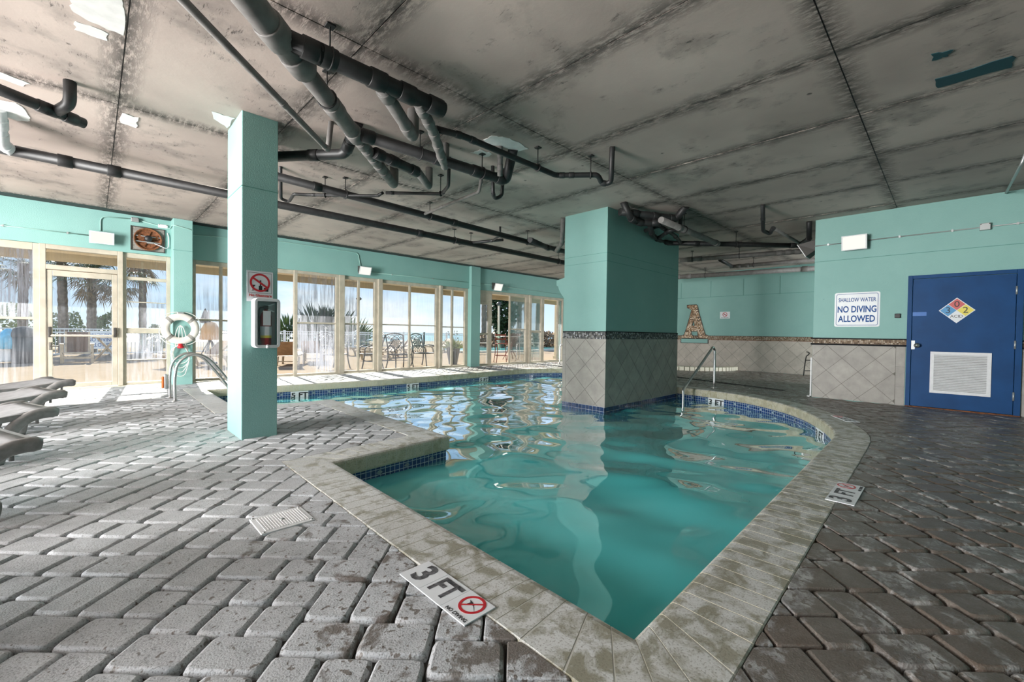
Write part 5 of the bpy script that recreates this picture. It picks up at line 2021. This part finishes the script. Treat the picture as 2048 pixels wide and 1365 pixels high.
d = (b_ - a).normalized(); nn = Vector((-d.y, d.x, 0)) * .07
m2 = MB(); m2.prism([a - nn, b_ - nn, b_ + nn, a + nn], (0, 0, .007)); m2.build('channel', M['rubber'], ds_)
L_ = (b_ - a).length
for k in range(26):
    p = a + d * (L_ * (k + .5) / 26)
    m2 = MB(); m2.prism([p - nn * .9 - d * .012, p + nn * .9 - d * .012, p + nn * .9 + d * .012, p - nn * .9 + d * .012], (0, 0, .011)); m2.build('grate_bar', M['bronze'], ds_)
ct = thing('corner_trim', 'white edge strip at the corridor corner of the door wall', 'trim', (XR + .02, 1.79, 0))
m2 = MB(); m2.box((XR + .0, 1.765, 0), (XR + .012, 1.785, .72)); m2.build('strip', M['plastic_white'], ct)
m2 = MB(); m2.box((XR + .0, 1.765, 0.0), (XR + 2.2, 1.83, .012)); m2.build('floor_strip', M['plastic_white'], ct)
cb = thing('loose_cable', 'black looped cable poking out past the corridor corner', 'cable', (XR + .4, 1.9, 0))
pts = [PX(1607, 752, XR + .5), PX(1609, 735, XR + .5), PX(1611, 722, XR + .5), PX(1613, 713, XR + .5), PX(1617, 710, XR + .5), PX(1618, 706, XR + .5), PX(1613, 704, XR + .5)]
m2 = MB(); m2.tube(catmull(pts, 5), .010, 6); m2.build('cord', M['rubber'], cb)
for y_ in (721, 742):
    m2 = MB(); m2.tube([PX(1610, y_, XR + .5), PX(1634, y_, XR + .5)], .008, 6); m2.build('peg', M['rubber'], cb)

# ------------------------------------------------------------------ outdoors
ZO = -.03
od = MB()
od.box((-60, YW + .22, ZO - .3), (70, 34, ZO))
od.box((-60, -40, ZO - .3), (X0, YW + .22, ZO))
o = od.build('floor_terrace', M['deck']); tag(o, 'sunlit sandy terrace outside the windows', 'terrace', kind='structure')
mb = MB(); mb.box((-400, 34, -3.5), (400, 99.5, -1.2)); o = mb.build('dune', M['dune']); tag(o, 'brown dune grass strip beyond the railing', 'dune', kind='stuff')
mb = MB(); mb.box((-7000, 100, -3.2), (7000, 8000, -3.0)); o = mb.build('sea', M['sea']); tag(o, 'blue green sea along the horizon', 'sea', kind='stuff')
ev = thing('eave', 'tan roof eave hanging over the windows outside', 'eave', (3, 11.7, 2.5), kind='structure')
mb = MB(); mb.box((X0, YW + .22, 2.56), (24, 12.35, 2.75)); mb.build('soffit', M['soffit'], ev)
mb = MB(); mb.box((X0, 12.30, 2.40), (24, 12.38, 2.80)); mb.build('fascia', M['fascia'], ev)
for k, (x, y) in enumerate(((9.45, 11.75), (15.3, 12.6))):
    t = thing('terrace_post', ('tan square post outside the window left of the far pilaster', 'tan square post outside the last open window')[k], 'post', (x, y, ZO))
    m2 = MB(); m2.box((-.13, -.13, 0), (.13, .13, 2.62)); m2.build('shaft', M['soffit'], t, local=True, bevel=.01)
    m2 = MB(); m2.box((-.16, -.16, 0), (.16, .16, .12)); m2.build('plinth', M['soffit'], t, local=True)

# outdoor pool
op = thing('outdoor_pool', 'outdoor pool on the terrace seen through the far windows', 'pool', (24, 24, ZO))
rim = catmull([(15.5, 19.2, 0), (19, 18.6, 0), (23, 19.4, 0), (27, 21, 0), (30, 24, 0), (28, 27, 0), (22, 26.5, 0), (17, 24, 0), (15, 21.5, 0)], 5, closed=True)
m2 = MB(); m2.prism([p + Vector((0, 0, ZO + .01)) for p in rim], (0, 0, .01)); m2.build('water_sheet', M['pool_out'], op)
for i in range(0, len(rim)):
    a, b_ = rim[i], rim[(i + 1) % len(rim)]
    d = (b_ - a).normalized(); nn = Vector((-d.y, d.x, 0)) * .22
    m2 = MB(); m2.prism([a - nn + Vector((0, 0, ZO)), b_ - nn + Vector((0, 0, ZO)), b_ + nn + Vector((0, 0, ZO)), a + nn + Vector((0, 0, ZO))], (0, 0, .10)); m2.build('coping_stone', M['cream_tile'], op)

# railing
def railing(label, a, b, gap_=.115, hgt=1.10):
    a, b = Vector(a), Vector(b)
    t = thing('railing', label, 'railing', tuple(a), group='terrace railings')
    L_ = (b - a).length
    d = (b - a) / L_
    nn = Vector((-d.y, d.x, 0))
    for z_ in (hgt, hgt - .13, .14):
        m2 = MB(); m2.prism([a + nn * .025, b + nn * .025, b - nn * .025, a - nn * .025], (0, 0, .05)); m2.map(lambda p: p + Vector((0, 0, z_ - .05))); m2.build('rail', M['rail_white'], t)
    k = int(L_ / 2.2)
    for i in range(k + 1):
        p = a + d * (L_ * i / k)
        m2 = MB(); m2.box(p - Vector((.05, .05, 0)), p + Vector((.05, .05, hgt + .05))); m2.build('post', M['rail_white'], t)
    m2 = MB()
    for i in range(int(L_ / gap_)):
        p = a + d * (gap_ * (i + .5))
        m2.box(p + Vector((-.011, -.011, .12)), p + Vector((.011, .011, hgt - .05)))
    o_ = m2.build('pickets', M['rail_white'], t)
    o_['kind'] = 'stuff'


railing('white picket railing left of the slim column', (-14, 22.5, ZO), (3.0, 24.2, ZO))
railing('white picket railing seen through the middle windows', (3.0, 24.2, ZO), (19, 29.5, ZO))
railing('white picket railing behind the outdoor pool', (19, 29.5, ZO), (46, 30.5, ZO))

# palms
def make_palm(h, seed, skirt=True):
    R_ = random.Random(seed)
    root = thing('palm_tree', 'palm', 'palm')
    m2 = MB()
    pts, rs = [], []
    k = 26
    lean = R_.uniform(-.03, .03)
    for i in range(k + 1):
        f = i / k
        pts.append((lean * h * f * f, .01 * math.sin(f * 5), h * f))
        rs.append(.17 - .02 * f + (.012 if i % 2 else -.006))
    m2.tube(pts, rs, 12); m2.build('trunk', M['trunk'], root, local=True)
    top = Vector(pts[-1])

    def fans(nm, mt, n_, el0, el1, L0, L1, blades):
        m3 = MB()
        for i in range(n_):
            az = R_.uniform(0, 2 * math.pi)
            el = R_.uniform(el0, el1)
            d = Vector((math.cos(az) * math.cos(el), math.sin(az) * math.cos(el), math.sin(el)))
            side = Vector((-math.sin(az), math.cos(az), 0))
            pl = R_.uniform(.5, .9)
            base = top + d * .12
            hub = base + d * pl + Vector((0, 0, -.12 * pl))
            m3.add([base - side * .015, base + side * .015, hub + side * .012, hub - side * .012], [(0, 1, 2, 3), (3, 2, 1, 0)])
            upv = side.cross(d).normalized()
            for b_ in range(blades):
                a = (b_ / (blades - 1) - .5) * 2.5
                L_ = R_.uniform(L0, L1) * (1 - .25 * abs(a))
                dd_ = (d * math.cos(a) + side * math.sin(a)).normalized()
                tip = hub + dd_ * L_ + Vector((0, 0, -.28 * L_)) + upv * R_.uniform(-.03, .03)
                mid_ = hub + dd_ * L_ * .55 + Vector((0, 0, -.03))
                w_ = side * math.cos(a) - d * math.sin(a)
                m3.add([hub, mid_ + w_ * .026, tip, mid_ - w_ * .026], [(0, 1, 2, 3)])
        m3.build(nm, M[mt], root, local=True)
    fans('fronds', 'frond', 34, -.35, 1.35, .7, 1.05, 15)
    if skirt:
        fans('dead_fronds', 'dead_frond', 14, -1.35, -.5, .4, .75, 10)
    m3 = MB()
    for i in range(16):
        az = R_.uniform(0, 6.28); z_ = h - .1 - .05 * i
        d = Vector((math.cos(az), math.sin(az), .9)).normalized()
        m3.tube([Vector((top.x, 0, z_)) + Vector((d.x, d.y, 0)) * .12, Vector((top.x, 0, z_)) + Vector((d.x, d.y, 0)) * .12 + d * .32], [.03, .012], 5)
    m3.build('frond_stubs', M['dead_frond'], root, local=True)
    return root


pA = make_palm(4.7, 3)
pB = make_palm(3.7, 9)
palms = [(pA, 'tall palm with a speckled trunk, left of two seen through the glass door', PZ(127, 706, ZO)), (pB, 'palm with a brown skirt, right of two seen through the glass door', PZ(184, 706, ZO)),
         (None, 'palm half hidden by the right stile of the glass door', PZ(236, 704, ZO)), (None, 'leaning palm behind the leftmost streaked window', PZ(45, 704, ZO)), (None, 'palm behind the narrow side window', PZ(285, 700, ZO)),
         (None, 'dark palm trunk right of the far pilaster', PZ(968, 694, ZO)), (None, 'palm blurred by the far sliding panel', PZ(1038, 693, ZO)), (None, 'palm seen through the slim far window', PZ(1075, 692, ZO))]
for k, (r_, lab, p) in enumerate(palms):
    if r_ is None:
        r_ = copy_tree(pA if k % 2 else pB)
    r_.location = p
    sc = 1.0 if k < 5 else 1.35
    r_.scale = (sc, sc, sc * (1.45 if k in (4,) else .86 if k == 3 else 1.0))
    r_.rotation_euler = (0, 0, k * 1.1)
    tag(r_, lab, 'palm', 'palms along the terrace')


def shrub(label, c, rx, ry, rz, mt, n_=900, leaf=.10, name='shrub', trunk=0.0, seed=1, cat='shrub', spiky=False):
    R_ = random.Random(seed)
    t = thing(name, label, cat, tuple(c))
    m2 = MB()
    for i in range(n_):
        while True:
            q = Vector((R_.uniform(-1, 1), R_.uniform(-1, 1), R_.uniform(-1, 1)))
            if q.length < 1: break
        q = q.normalized() * (q.length ** .35)
        lump = 1 + .18 * math.sin(5 * q.x + seed) * math.cos(4 * q.z)
        p = Vector((q.x * rx * lump, q.y * ry * lump, trunk + rz + q.z * rz * lump))
        a = Vector((R_.uniform(-1, 1), R_.uniform(-1, 1), R_.uniform(-.4, 1.2))).normalized()
        if spiky:
            a = (q + Vector((0, 0, .6))).normalized()
        b_ = a.orthogonal().normalized()
        L_ = leaf * R_.uniform(.6, 1.3)
        w_ = L_ * (.10 if spiky else .45)
        m2.add([p, p + a * L_ * .5 + b_ * w_, p + a * L_, p + a * L_ * .5 - b_ * w_], [(0, 1, 2, 3)])
    m2.build('foliage', M[mt], t, local=True)
    if trunk or not spiky:
        m2 = MB()
        for k in range(4):
            q = k * 1.7
            m2.tube([(.05 * math.cos(q), .05 * math.sin(q), 0), (rx * .5 * math.cos(q), ry * .5 * math.sin(q), trunk + rz)], [.05 if trunk < .5 else .10, .015], 6)
        m2.build('stems', M['trunk'], t, local=True)
    return t


def atd(px, py, d):
    """point on the terrace level seen at column px, at forward distance d"""
    r_ = ray(px, py)
    p = CAM + r_ * (d / r_.dot(CF))
    return Vector((p.x, p.y, ZO))


shrub('round green bush behind the left palm', atd(128, 700, 22), .75, .75, .95, 'leaf', 1400, .14, seed=2)
shrub('green bush behind the right palm', atd(215, 700, 22), .62, .62, .95, 'leaf', 1300, .14, seed=3)
shrub('yellow green bush at the left edge', atd(20, 700, 22), 1.3, .8, 1.1, 'leaf_yellow', 1600, .14, seed=4)
shrub('green shrub behind the narrow side window', atd(312, 700, 20), .5, .5, .6, 'leaf', 900, .12, seed=5)
shrub('spiky palmetto behind the open sliding window', atd(582, 690, 31), .9, .9, .75, 'leaf', 420, .9, seed=6, spiky=True)
shrub('spiky palmetto behind the streaked sliding panel', atd(640, 690, 31), 1.2, 1.0, 1.05, 'leaf_dark', 520, 1.0, seed=7, spiky=True)
shrub('spiky palmetto right of the streaked sliding panel', atd(668, 690, 32), 1.0, 1.0, 1.1, 'leaf_dark', 460, 1.0, seed=8, spiky=True)
shrub('spiky palmetto left of the grey pole', atd(703, 690, 31), .8, .8, .65, 'leaf', 360, .9, seed=9, spiky=True)
shrub('large dark evergreen tree filling the far open window', atd(1004, 690, 33), 0.95, 0.95, 1.75, 'leaf_dark', 2600, .30, name='evergreen_tree', trunk=.9, seed=10, cat='tree')
shrub('dry brown shrubs behind the outdoor pool', atd(985, 690, 36), 2.6, 1.0, .55, 'dead_frond', 900, .30, seed=11)
shrub('dry brown hedge right of the outdoor pool', atd(1100, 690, 38), 2.2, 1.2, .6, 'dead_frond', 900, .30, seed=12)
shrub('grey dry hedge behind the far sliding panel', atd(1045, 690, 37), 2.0, 1.0, .7, 'dead_frond', 900, .30, seed=13)

# posts with lamps
def lamp_post(label, c, h, mt):
    t = thing('lamp_post', label, 'lamp post', tuple(c))
    m2 = MB(); m2.tube([(0, 0, 0), (0, 0, h)], .07, 10); m2.build('pole', M[mt], t, local=True)
    m2 = MB(); m2.lathe([(.07, 0), (.14, .05), (.20, .12), (.12, .22), (.0001, .26)], (0, 0, h), 14); m2.build('head', M['bronze'], t, local=True)


lamp_post('pale lamp post in front of the dark evergreen', atd(997, 690, 29), 3.0, 'soffit')
lamp_post('grey lamp post behind the two-column window', atd(717, 690, 30), 3.3, 'iron_pale')

# iron chairs
def make_iron_chair():
    root = thing('iron_chair', 'chair', 'chair')
    W, S, B = .27, .43, 1.06
    for sx in (-1, 1):
        m2 = MB(); m2.tube(catmull([(sx * W, .26, S), (sx * W * 1.02, .29, .22), (sx * W * 1.12, .34, 0)], 5), 0.019, 7); m2.build('leg', M['iron'], root, local=True)
        m2 = MB(); m2.tube(catmull([(sx * W, -.24, S), (sx * W * 1.02, -.25, .22), (sx * W * 1.10, -.31, 0)], 5), 0.019, 7); m2.build('leg', M['iron'], root, local=True)
        m2 = MB(); m2.tube(catmull([(sx * W, -.23, S), (sx * W * 1.03, -.27, .70), (sx * W * 1.10, -.36, B - .04)], 6), 0.021, 7); m2.build('back_upright', M['iron'], root, local=True)
        m2 = MB(); m2.tube(catmull([(sx * W * 1.03, -.25, .66), (sx * W * 1.15, -.05, .70), (sx * W * 1.15, .16, .67), (sx * W * 1.1, .25, .60), (sx * W * 1.02, .25, S)], 6), 0.018, 7); m2.build('arm', M['iron'], root, local=True)
    bk = lambda x, z: Vector((x, -.235 - .12 * ((z - S) / (B - S)) ** 1.2, z))
    m2 = MB(); m2.tube(catmull([bk(-W * 1.1, B - .04), bk(-W * .5, B + .005), bk(0, B + .02), bk(W * .5, B + .005), bk(W * 1.1, B - .04)], 6), 0.022, 7); m2.build('top_rail', M['iron'], root, local=True)
    m2 = MB()
    for k in range(-4, 5):           # diamond lattice in the middle of the back
        for s_ in (-1, 1):
            x0_ = k * .05
            P = [bk(x0_ + s_ * (z_ - .78) * .8, z_) for z_ in [.62 + .03 * i for i in range(11)] if abs(x0_ + s_ * (z_ - .78) * .8) < .155 - .3 * max(0, abs(z_ - .78) - .06)]
            if len(P) > 1:
                m2.tube(P, .010, 5)
    m2.build('lattice', M['iron'], root, local=True)
    m2 = MB()
    m2.tube([bk(.17 * math.cos(2 * math.pi * i / 24), .78 + .19 * math.sin(2 * math.pi * i / 24)) for i in range(24)], .014, 6, closed=True)
    for sx in (-1, 1):
        for (cx, cz, r_, tw) in ((.205, .93, .055, 1), (.215, .64, .05, -1), (.21, .78, .035, 1)):
            m2.tube([bk(sx * cx + (r_ * (1 - i / 22)) * math.cos(tw * i * .5), cz + (r_ * (1 - i / 22)) * math.sin(tw * i * .5)) for i in range(18)], .012, 5)
        m2.tube(catmull([bk(sx * .03, S + .04), bk(sx * .06, .52), bk(sx * .02, .59)], 4), .012, 5)
        m2.tube(catmull([bk(sx * .13, S + .03), bk(sx * .18, .51), bk(sx * .12, .60)], 4), .012, 5)
    m2.tube([bk(-.15, .985), bk(-.075, 1.03), bk(0, .99), bk(.075, 1.03), bk(.15, .985)], .012, 5)
    m2.build('scrolls', M['iron'], root, local=True)
    m2 = MB(); m2.tube([(-W, -.24, S), (W, -.24, S), (W * 1.03, .26, S), (-W * 1.03, .26, S)], 0.019, 7, closed=True); m2.build('seat_frame', M['iron'], root, local=True)
    m2 = MB()
    for k in range(8):
        x_ = -W + 2 * W * (k + .5) / 8
        m2.box((x_ - .022, -.23, S - .006), (x_ + .022, .25, S + .004))
    m2.build('seat_slats', M['iron'], root, local=True)
    return root


ic = make_iron_chair()
cpos = [((668, 738), 205, 'dark iron chair half seen behind the two-column window, its left side streaked'), ((741, 736), 80, 'dark iron chair turned sideways behind the two-column window'), ((799, 737), 178, 'lattice-back iron chair, left of the pair in the widest window'), ((848, 732), 200, 'lattice-back iron chair, right of the pair in the widest window')]
for k, ((px, py), rz, lab) in enumerate(cpos):
    r_ = ic if k == 0 else copy_tree(ic)
    p = PZ(px, py, ZO)
    r_.location = p
    r_.rotation_euler = (0, 0, math.radians(rz + 0))
    tag(r_, lab, 'chair', 'iron chairs on the terrace')

# planter with grass
pl = thing('planter', 'tall dark tapered planter with bushy grass outside the window', 'planter', tuple(PZ(906, 729, ZO)))
m2 = MB(); m2.lathe([(.0001, 0), (.15, 0), (.15, .02), (.25, .58), (.265, .60), (.235, .60), (.22, .54), (.0001, .54)], (0, 0, 0), 22); m2.build('pot', M['planter'], pl, local=True)
m2 = MB()
R_ = random.Random(5)
for i in range(420):
    az, el = R_.uniform(0, 6.28), R_.uniform(.25, 1.5)
    d = Vector((math.cos(az) * math.cos(el), math.sin(az) * math.cos(el), math.sin(el)))
    L_ = R_.uniform(.25, .5)
    b0 = Vector((R_.uniform(-.15, .15), R_.uniform(-.15, .15), .54))
    s_ = Vector((-d.y, d.x, 0)).normalized() * .008
    m2.add([b0 - s_, b0 + s_, b0 + d * L_ * .6 + s_, b0 + d * L_ + Vector((0, 0, -.10 * L_))], [(0, 1, 2, 3)])
m2.build('grass', M['grass_plant'], pl, local=True)
m2 = MB()
for i in range(9):
    az = i * .7
    tp = Vector((.18 * math.cos(az), .18 * math.sin(az), 1.05 + .12 * math.sin(i * 2.1)))
    m2.tube([(0, 0, .55), tp * .6 + Vector((0, 0, .3)), tp], .004, 4)
    for j in range(4):
        m2.ball(tp + Vector((R_.uniform(-.03, .03), R_.uniform(-.03, .03), R_.uniform(-.02, .04))), .014, 5)
m2.build('flower_stalks', M['leaf_dark'], pl, local=True)

# outdoor loungers (same design, brown)
lb0 = make_lounger('wood_pale', 'wood_brown', .75)
lspots = [((566, 735), 62, 'brown sun lounger with raised back in the open window beside the slim column'), ((622, 728), 66, 'brown lounger behind the streaked sliding panel'), ((720, 722), 190, 'pale lounger behind the sideways iron chair'), ((765, 716), 195, 'pale lounger behind the post right of the iron chairs'),
          ((690, 712), 185, 'distant lounger behind the half seen iron chair'), ((318, 738), 200, 'lounger end behind the narrow side window'), ((420, 738), 205, 'lounger end behind the window left of the slim column'), ((850, 706), 185, 'distant lounger behind the widest window')]
for k, ((px, py), rz, lab) in enumerate(lspots):
    r_ = lb0 if k == 0 else copy_tree(lb0)
    q = math.radians(rz)
    r_.location = PZ(px, py, ZO) + (Vector((math.cos(q), math.sin(q), 0)) * 1.85 if k < 2 else Vector((0, 0, 0)))
    r_.rotation_euler = (0, 0, q)
    tag(r_, lab, 'lounger', 'brown loungers on the terrace')

# bar-height set
def bar_chair(label, c, rz, mt, proto=[None]):
    t = thing('bar_chair', label, 'chair', tuple(c), math.radians(rz), 'bar chairs on the terrace')
    W = .21
    for sx in (-1, 1):
        for sy in (-1, 1):
            m2 = MB(); m2.tube(catmull([(sx * W, sy * .19, .74), (sx * W * 1.02, sy * .2, .35), (sx * W * 1.2, sy * .25, 0)], 4), .014, 6); m2.build('leg', M[mt], t, local=True)
        m2 = MB(); m2.tube([(sx * W, -.19, .74), (sx * W, -.24, 1.13)], .013, 6); m2.build('back_upright', M[mt], t, local=True)
    m2 = MB(); m2.box((-W, -.20, .72), (W, .20, .75)); m2.build('seat', M[mt], t, local=True, bevel=.01)
    for z_ in (.87, 1.03):
        m2 = MB(); m2.box((-W, -.235, z_), (W, -.215, z_ + .06)); m2.build('back_slat', M[mt], t, local=True)
    m2 = MB(); m2.tube([(-W * 1.08, -.21, .28), (W * 1.08, -.21, .28), (W * 1.08, .21, .28), (-W * 1.08, .21, .28)], .010, 6, closed=True); m2.build('foot_ring', M[mt], t, local=True)
    m2 = MB()
    for sx in (-1, 1):
        m2.tube([(sx * (.06 + .05 * math.cos(i * .5) * (1 - i / 16)), -.22, .80 + .05 * math.sin(i * .5) * (1 - i / 16)) for i in range(14)], .006, 5)
    m2.build('scrolls', M[mt], t, local=True)


bar_chair('rusty red bar chair in the far open window, back to the camera', PZ(1003, 726, ZO), 150, 'iron_rust')
bar_chair('pale bar chair behind the narrow window right of the far pilaster', PZ(966, 724, ZO), 60, 'iron_pale')
bar_chair('pale bar chair behind the far sliding panel', PZ(1046, 722, ZO), 120, 'iron_pale')
bar_chair('pale bar chair in the slim far window', PZ(1072, 721, ZO), 240, 'iron_pale')
bt = thing('bar_table', 'round bar table among the bar chairs', 'table', tuple(PZ(1020, 720, ZO)))
m2 = MB(); m2.lathe([(.0001, .98), (.42, .98), (.42, 1.01), (.0001, 1.01)], (0, 0, 0), 24); m2.build('table_top', M['iron_pale'], bt, local=True)
for k in range(4):
    q = k * math.pi / 2 + .4
    m2 = MB(); m2.tube(catmull([(.3 * math.cos(q), .3 * math.sin(q), .97), (.08 * math.cos(q), .08 * math.sin(q), .55), (.34 * math.cos(q), .34 * math.sin(q), 0)], 6), .014, 6); m2.build('leg', M['iron_rust'], bt, local=True)

# sling armchair facing the door
ac = thing('patio_armchair', 'pale framed patio armchair with a brown back outside the glass door', 'chair', tuple(PZ(155, 726, ZO)), math.radians(0))
for sx in (-1, 1):
    m2 = MB(); m2.box((sx * .34 - .035, -.30, 0), (sx * .34 + .035, -.22, .58)); m2.build('leg', M['wood_pale'], ac, local=True)
    m2 = MB(); m2.box((sx * .34 - .035, .25, 0), (sx * .34 + .035, .33, .60)); m2.build('leg', M['wood_pale'], ac, local=True)
    m2 = MB(); m2.box((sx * .34 - .05, -.34, .58), (sx * .34 + .05, .36, .62)); m2.build('arm', M['wood_pale'], ac, local=True)
    m2 = MB(); m2.prism([(sx * .27 - .025, .20, .30), (sx * .27 - .025, .27, .30), (sx * .27 - .025, .47, 1.0), (sx * .27 - .025, .40, 1.0)], (.05, 0, 0)); m2.build('back_upright', M['wood_pale'], ac, local=True)
m2 = MB(); m2.prism([(-.245, .21, .34), (-.245, .23, .34), (-.245, .43, .98), (-.245, .41, .98)], (.49, 0, 0)); m2.build('back_sling', M['sling_brown'], ac, local=True)
m2 = MB(); m2.box((-.33, -.30, .30), (.33, .30, .34)); m2.build('seat', M['wood_pale'], ac, local=True)
m2 = MB(); m2.box((-.34, -.29, .14), (.34, -.24, .20)); m2.build('stretcher', M['wood_pale'], ac, local=True)

# sign on the railing and a folded cross-leg stand in front of it
sg = thing('railing_sign', 'white no diving board hung on the railing behind the glass door', 'sign', tuple(atd(203, 700, 16.2)))
fg = Frame(Vector(sg.location) + Vector((0, 0, .68)), Vector((.94, -.34, 0)).normalized(), (0, 0, 1))
m2 = MB(); fg.box(m2, (-.42, -.34, 0), (.42, .34, .02)); m2.build('board', M['sign_white'], sg)
text_obj('SHALLOW WATER', .13, fg, 0, .20, .022, M['sign_blue'], sg, sx=.72)
text_obj('NO DIVING', .20, fg, 0, .0, .022, M['sign_blue'], sg, sx=.74, bold=.003)
text_obj('ALLOWED', .20, fg, 0, -.20, .022, M['sign_blue'], sg, sx=.74, bold=.003)
for sx in (-.3, .3):
    m2 = MB(); m2.tube([fg((sx, -.68, -.01)), fg((sx, .3, -.01))], .02, 6); m2.build('stake', M['rail_white'], sg)
st_ = thing('folding_stand', 'pale wooden cross-legged stand outside the glass door', 'stand', tuple(PZ(214, 722, ZO)))
fq = Frame(st_.location, Vector((.94, -.34, 0)).normalized(), (0, 0, 1))
for s_ in (-1, 1):
    m2 = MB(); m2.prism([fq((s_ * -.36, 0, 0)), fq((s_ * -.29, 0, 0)), fq((s_ * .30, .80, 0)), fq((s_ * .23, .80, 0))], fq.n_ * .05 * s_); m2.build('leg', M['wood_pale'], st_)
m2 = MB(); fq.box(m2, (-.34, .78, -.15), (.34, .82, .15)); m2.build('top_bar', M['wood_pale'], st_)

# bin, hamper and towel at the left edge
tb_ = thing('litter_bin', 'dark domed litter bin behind the leftmost window', 'bin', tuple(PZ(47, 727, ZO)))
m2 = MB(); m2.lathe([(.0001, 0), (.24, 0), (.26, .05), (.26, .82), (.0001, .82)], (0, 0, 0), 20); m2.build('body', M['planter'], tb_, local=True)
m2 = MB(); m2.lathe([(.27, .82), (.27, .88), (.22, 1.06), (.10, 1.14), (.0001, 1.15)], (0, 0, 0), 20); m2.build('dome_lid', M['canvas_dark'], tb_, local=True)
hp = thing('towel_hamper', 'white hamper at the left edge outside', 'hamper', tuple(PZ(14, 727, ZO)))
m2 = MB(); m2.box((-.30, -.25, .05), (.30, .25, .80)); m2.build('body', M['plastic_white'], hp, local=True, bevel=.04)
for sx in (-1, 1):
    m2 = MB(); m2.lathe([(.0001, -.02), (.05, -.02), (.05, .02), (.0001, .02)], (sx * .25, -.22, .05), 12, axis='X'); m2.build('wheel', M['rubber'], hp, local=True)
tw = thing('towel', 'turquoise towel heaped over the white hamper', 'towel', tuple(Vector(hp.location) + Vector((.05, -.2, .50))))
m2 = MB()
vs, fs2 = [], []
for i in range(9):
    for j in range(11):
        a = 2 * math.pi * j / 11
        f = i / 8
        r_ = (.05 + .26 * math.sin(f * 2.4)) * (1 + .16 * math.sin(3 * a + 4 * f))
        vs.append((r_ * math.cos(a), r_ * .7 * math.sin(a), .62 * (1 - f) - .05))
for i in range(8):
    for j in range(11):
        k = (j + 1) % 11
        fs2.append((i * 11 + j, i * 11 + k, (i + 1) * 11 + k, (i + 1) * 11 + j))
m2.add(vs, fs2, True); m2.add([vs[j] for j in range(11)], [tuple(range(11))])
m2.build('cloth', M['towel'], tw, local=True)

# closed parasol with a tan cover, far glimpse
um = thing('closed_parasol', 'closed dark parasol with a tan cover behind the window left of the slim column', 'parasol', tuple(PZ(417, 728, ZO)))
m2 = MB(); m2.tube([(0, 0, 0), (0, 0, 1.75)], .025, 8); m2.build('pole', M['iron'], um, local=True)
m2 = MB(); m2.lathe([(.0001, 1.82), (.05, 1.72), (.16, 1.36), (.10, 1.33), (.0001, 1.33)], (-.09, 0, 0), 12); m2.build('canopy', M['canvas_dark'], um, local=True)
m2 = MB(); m2.lathe([(.0001, 1.40), (.16, 1.34), (.27, 1.12), (.30, .80), (.24, .78), (.0001, .85)], (.05, 0, 0), 14); m2.build('cover', M['canvas_tan'], um, local=True)
m2 = MB(); m2.lathe([(.0001, .08), (.24, .06), (.26, 0)], (0, 0, 0), 18); m2.build('base', M['planter'], um, local=True)
for k in range(6):
    q = k * 1.05
    m2 = MB(); m2.tube([(.05, 0, .82), (.05 + .28 * math.cos(q), .2 * math.sin(q), .25)], .02, 5); m2.build('fold', M['canvas_dark'], um, local=True)
for o in list(bpy.data.objects):          # unlabeled inner empties need no tags
    pass
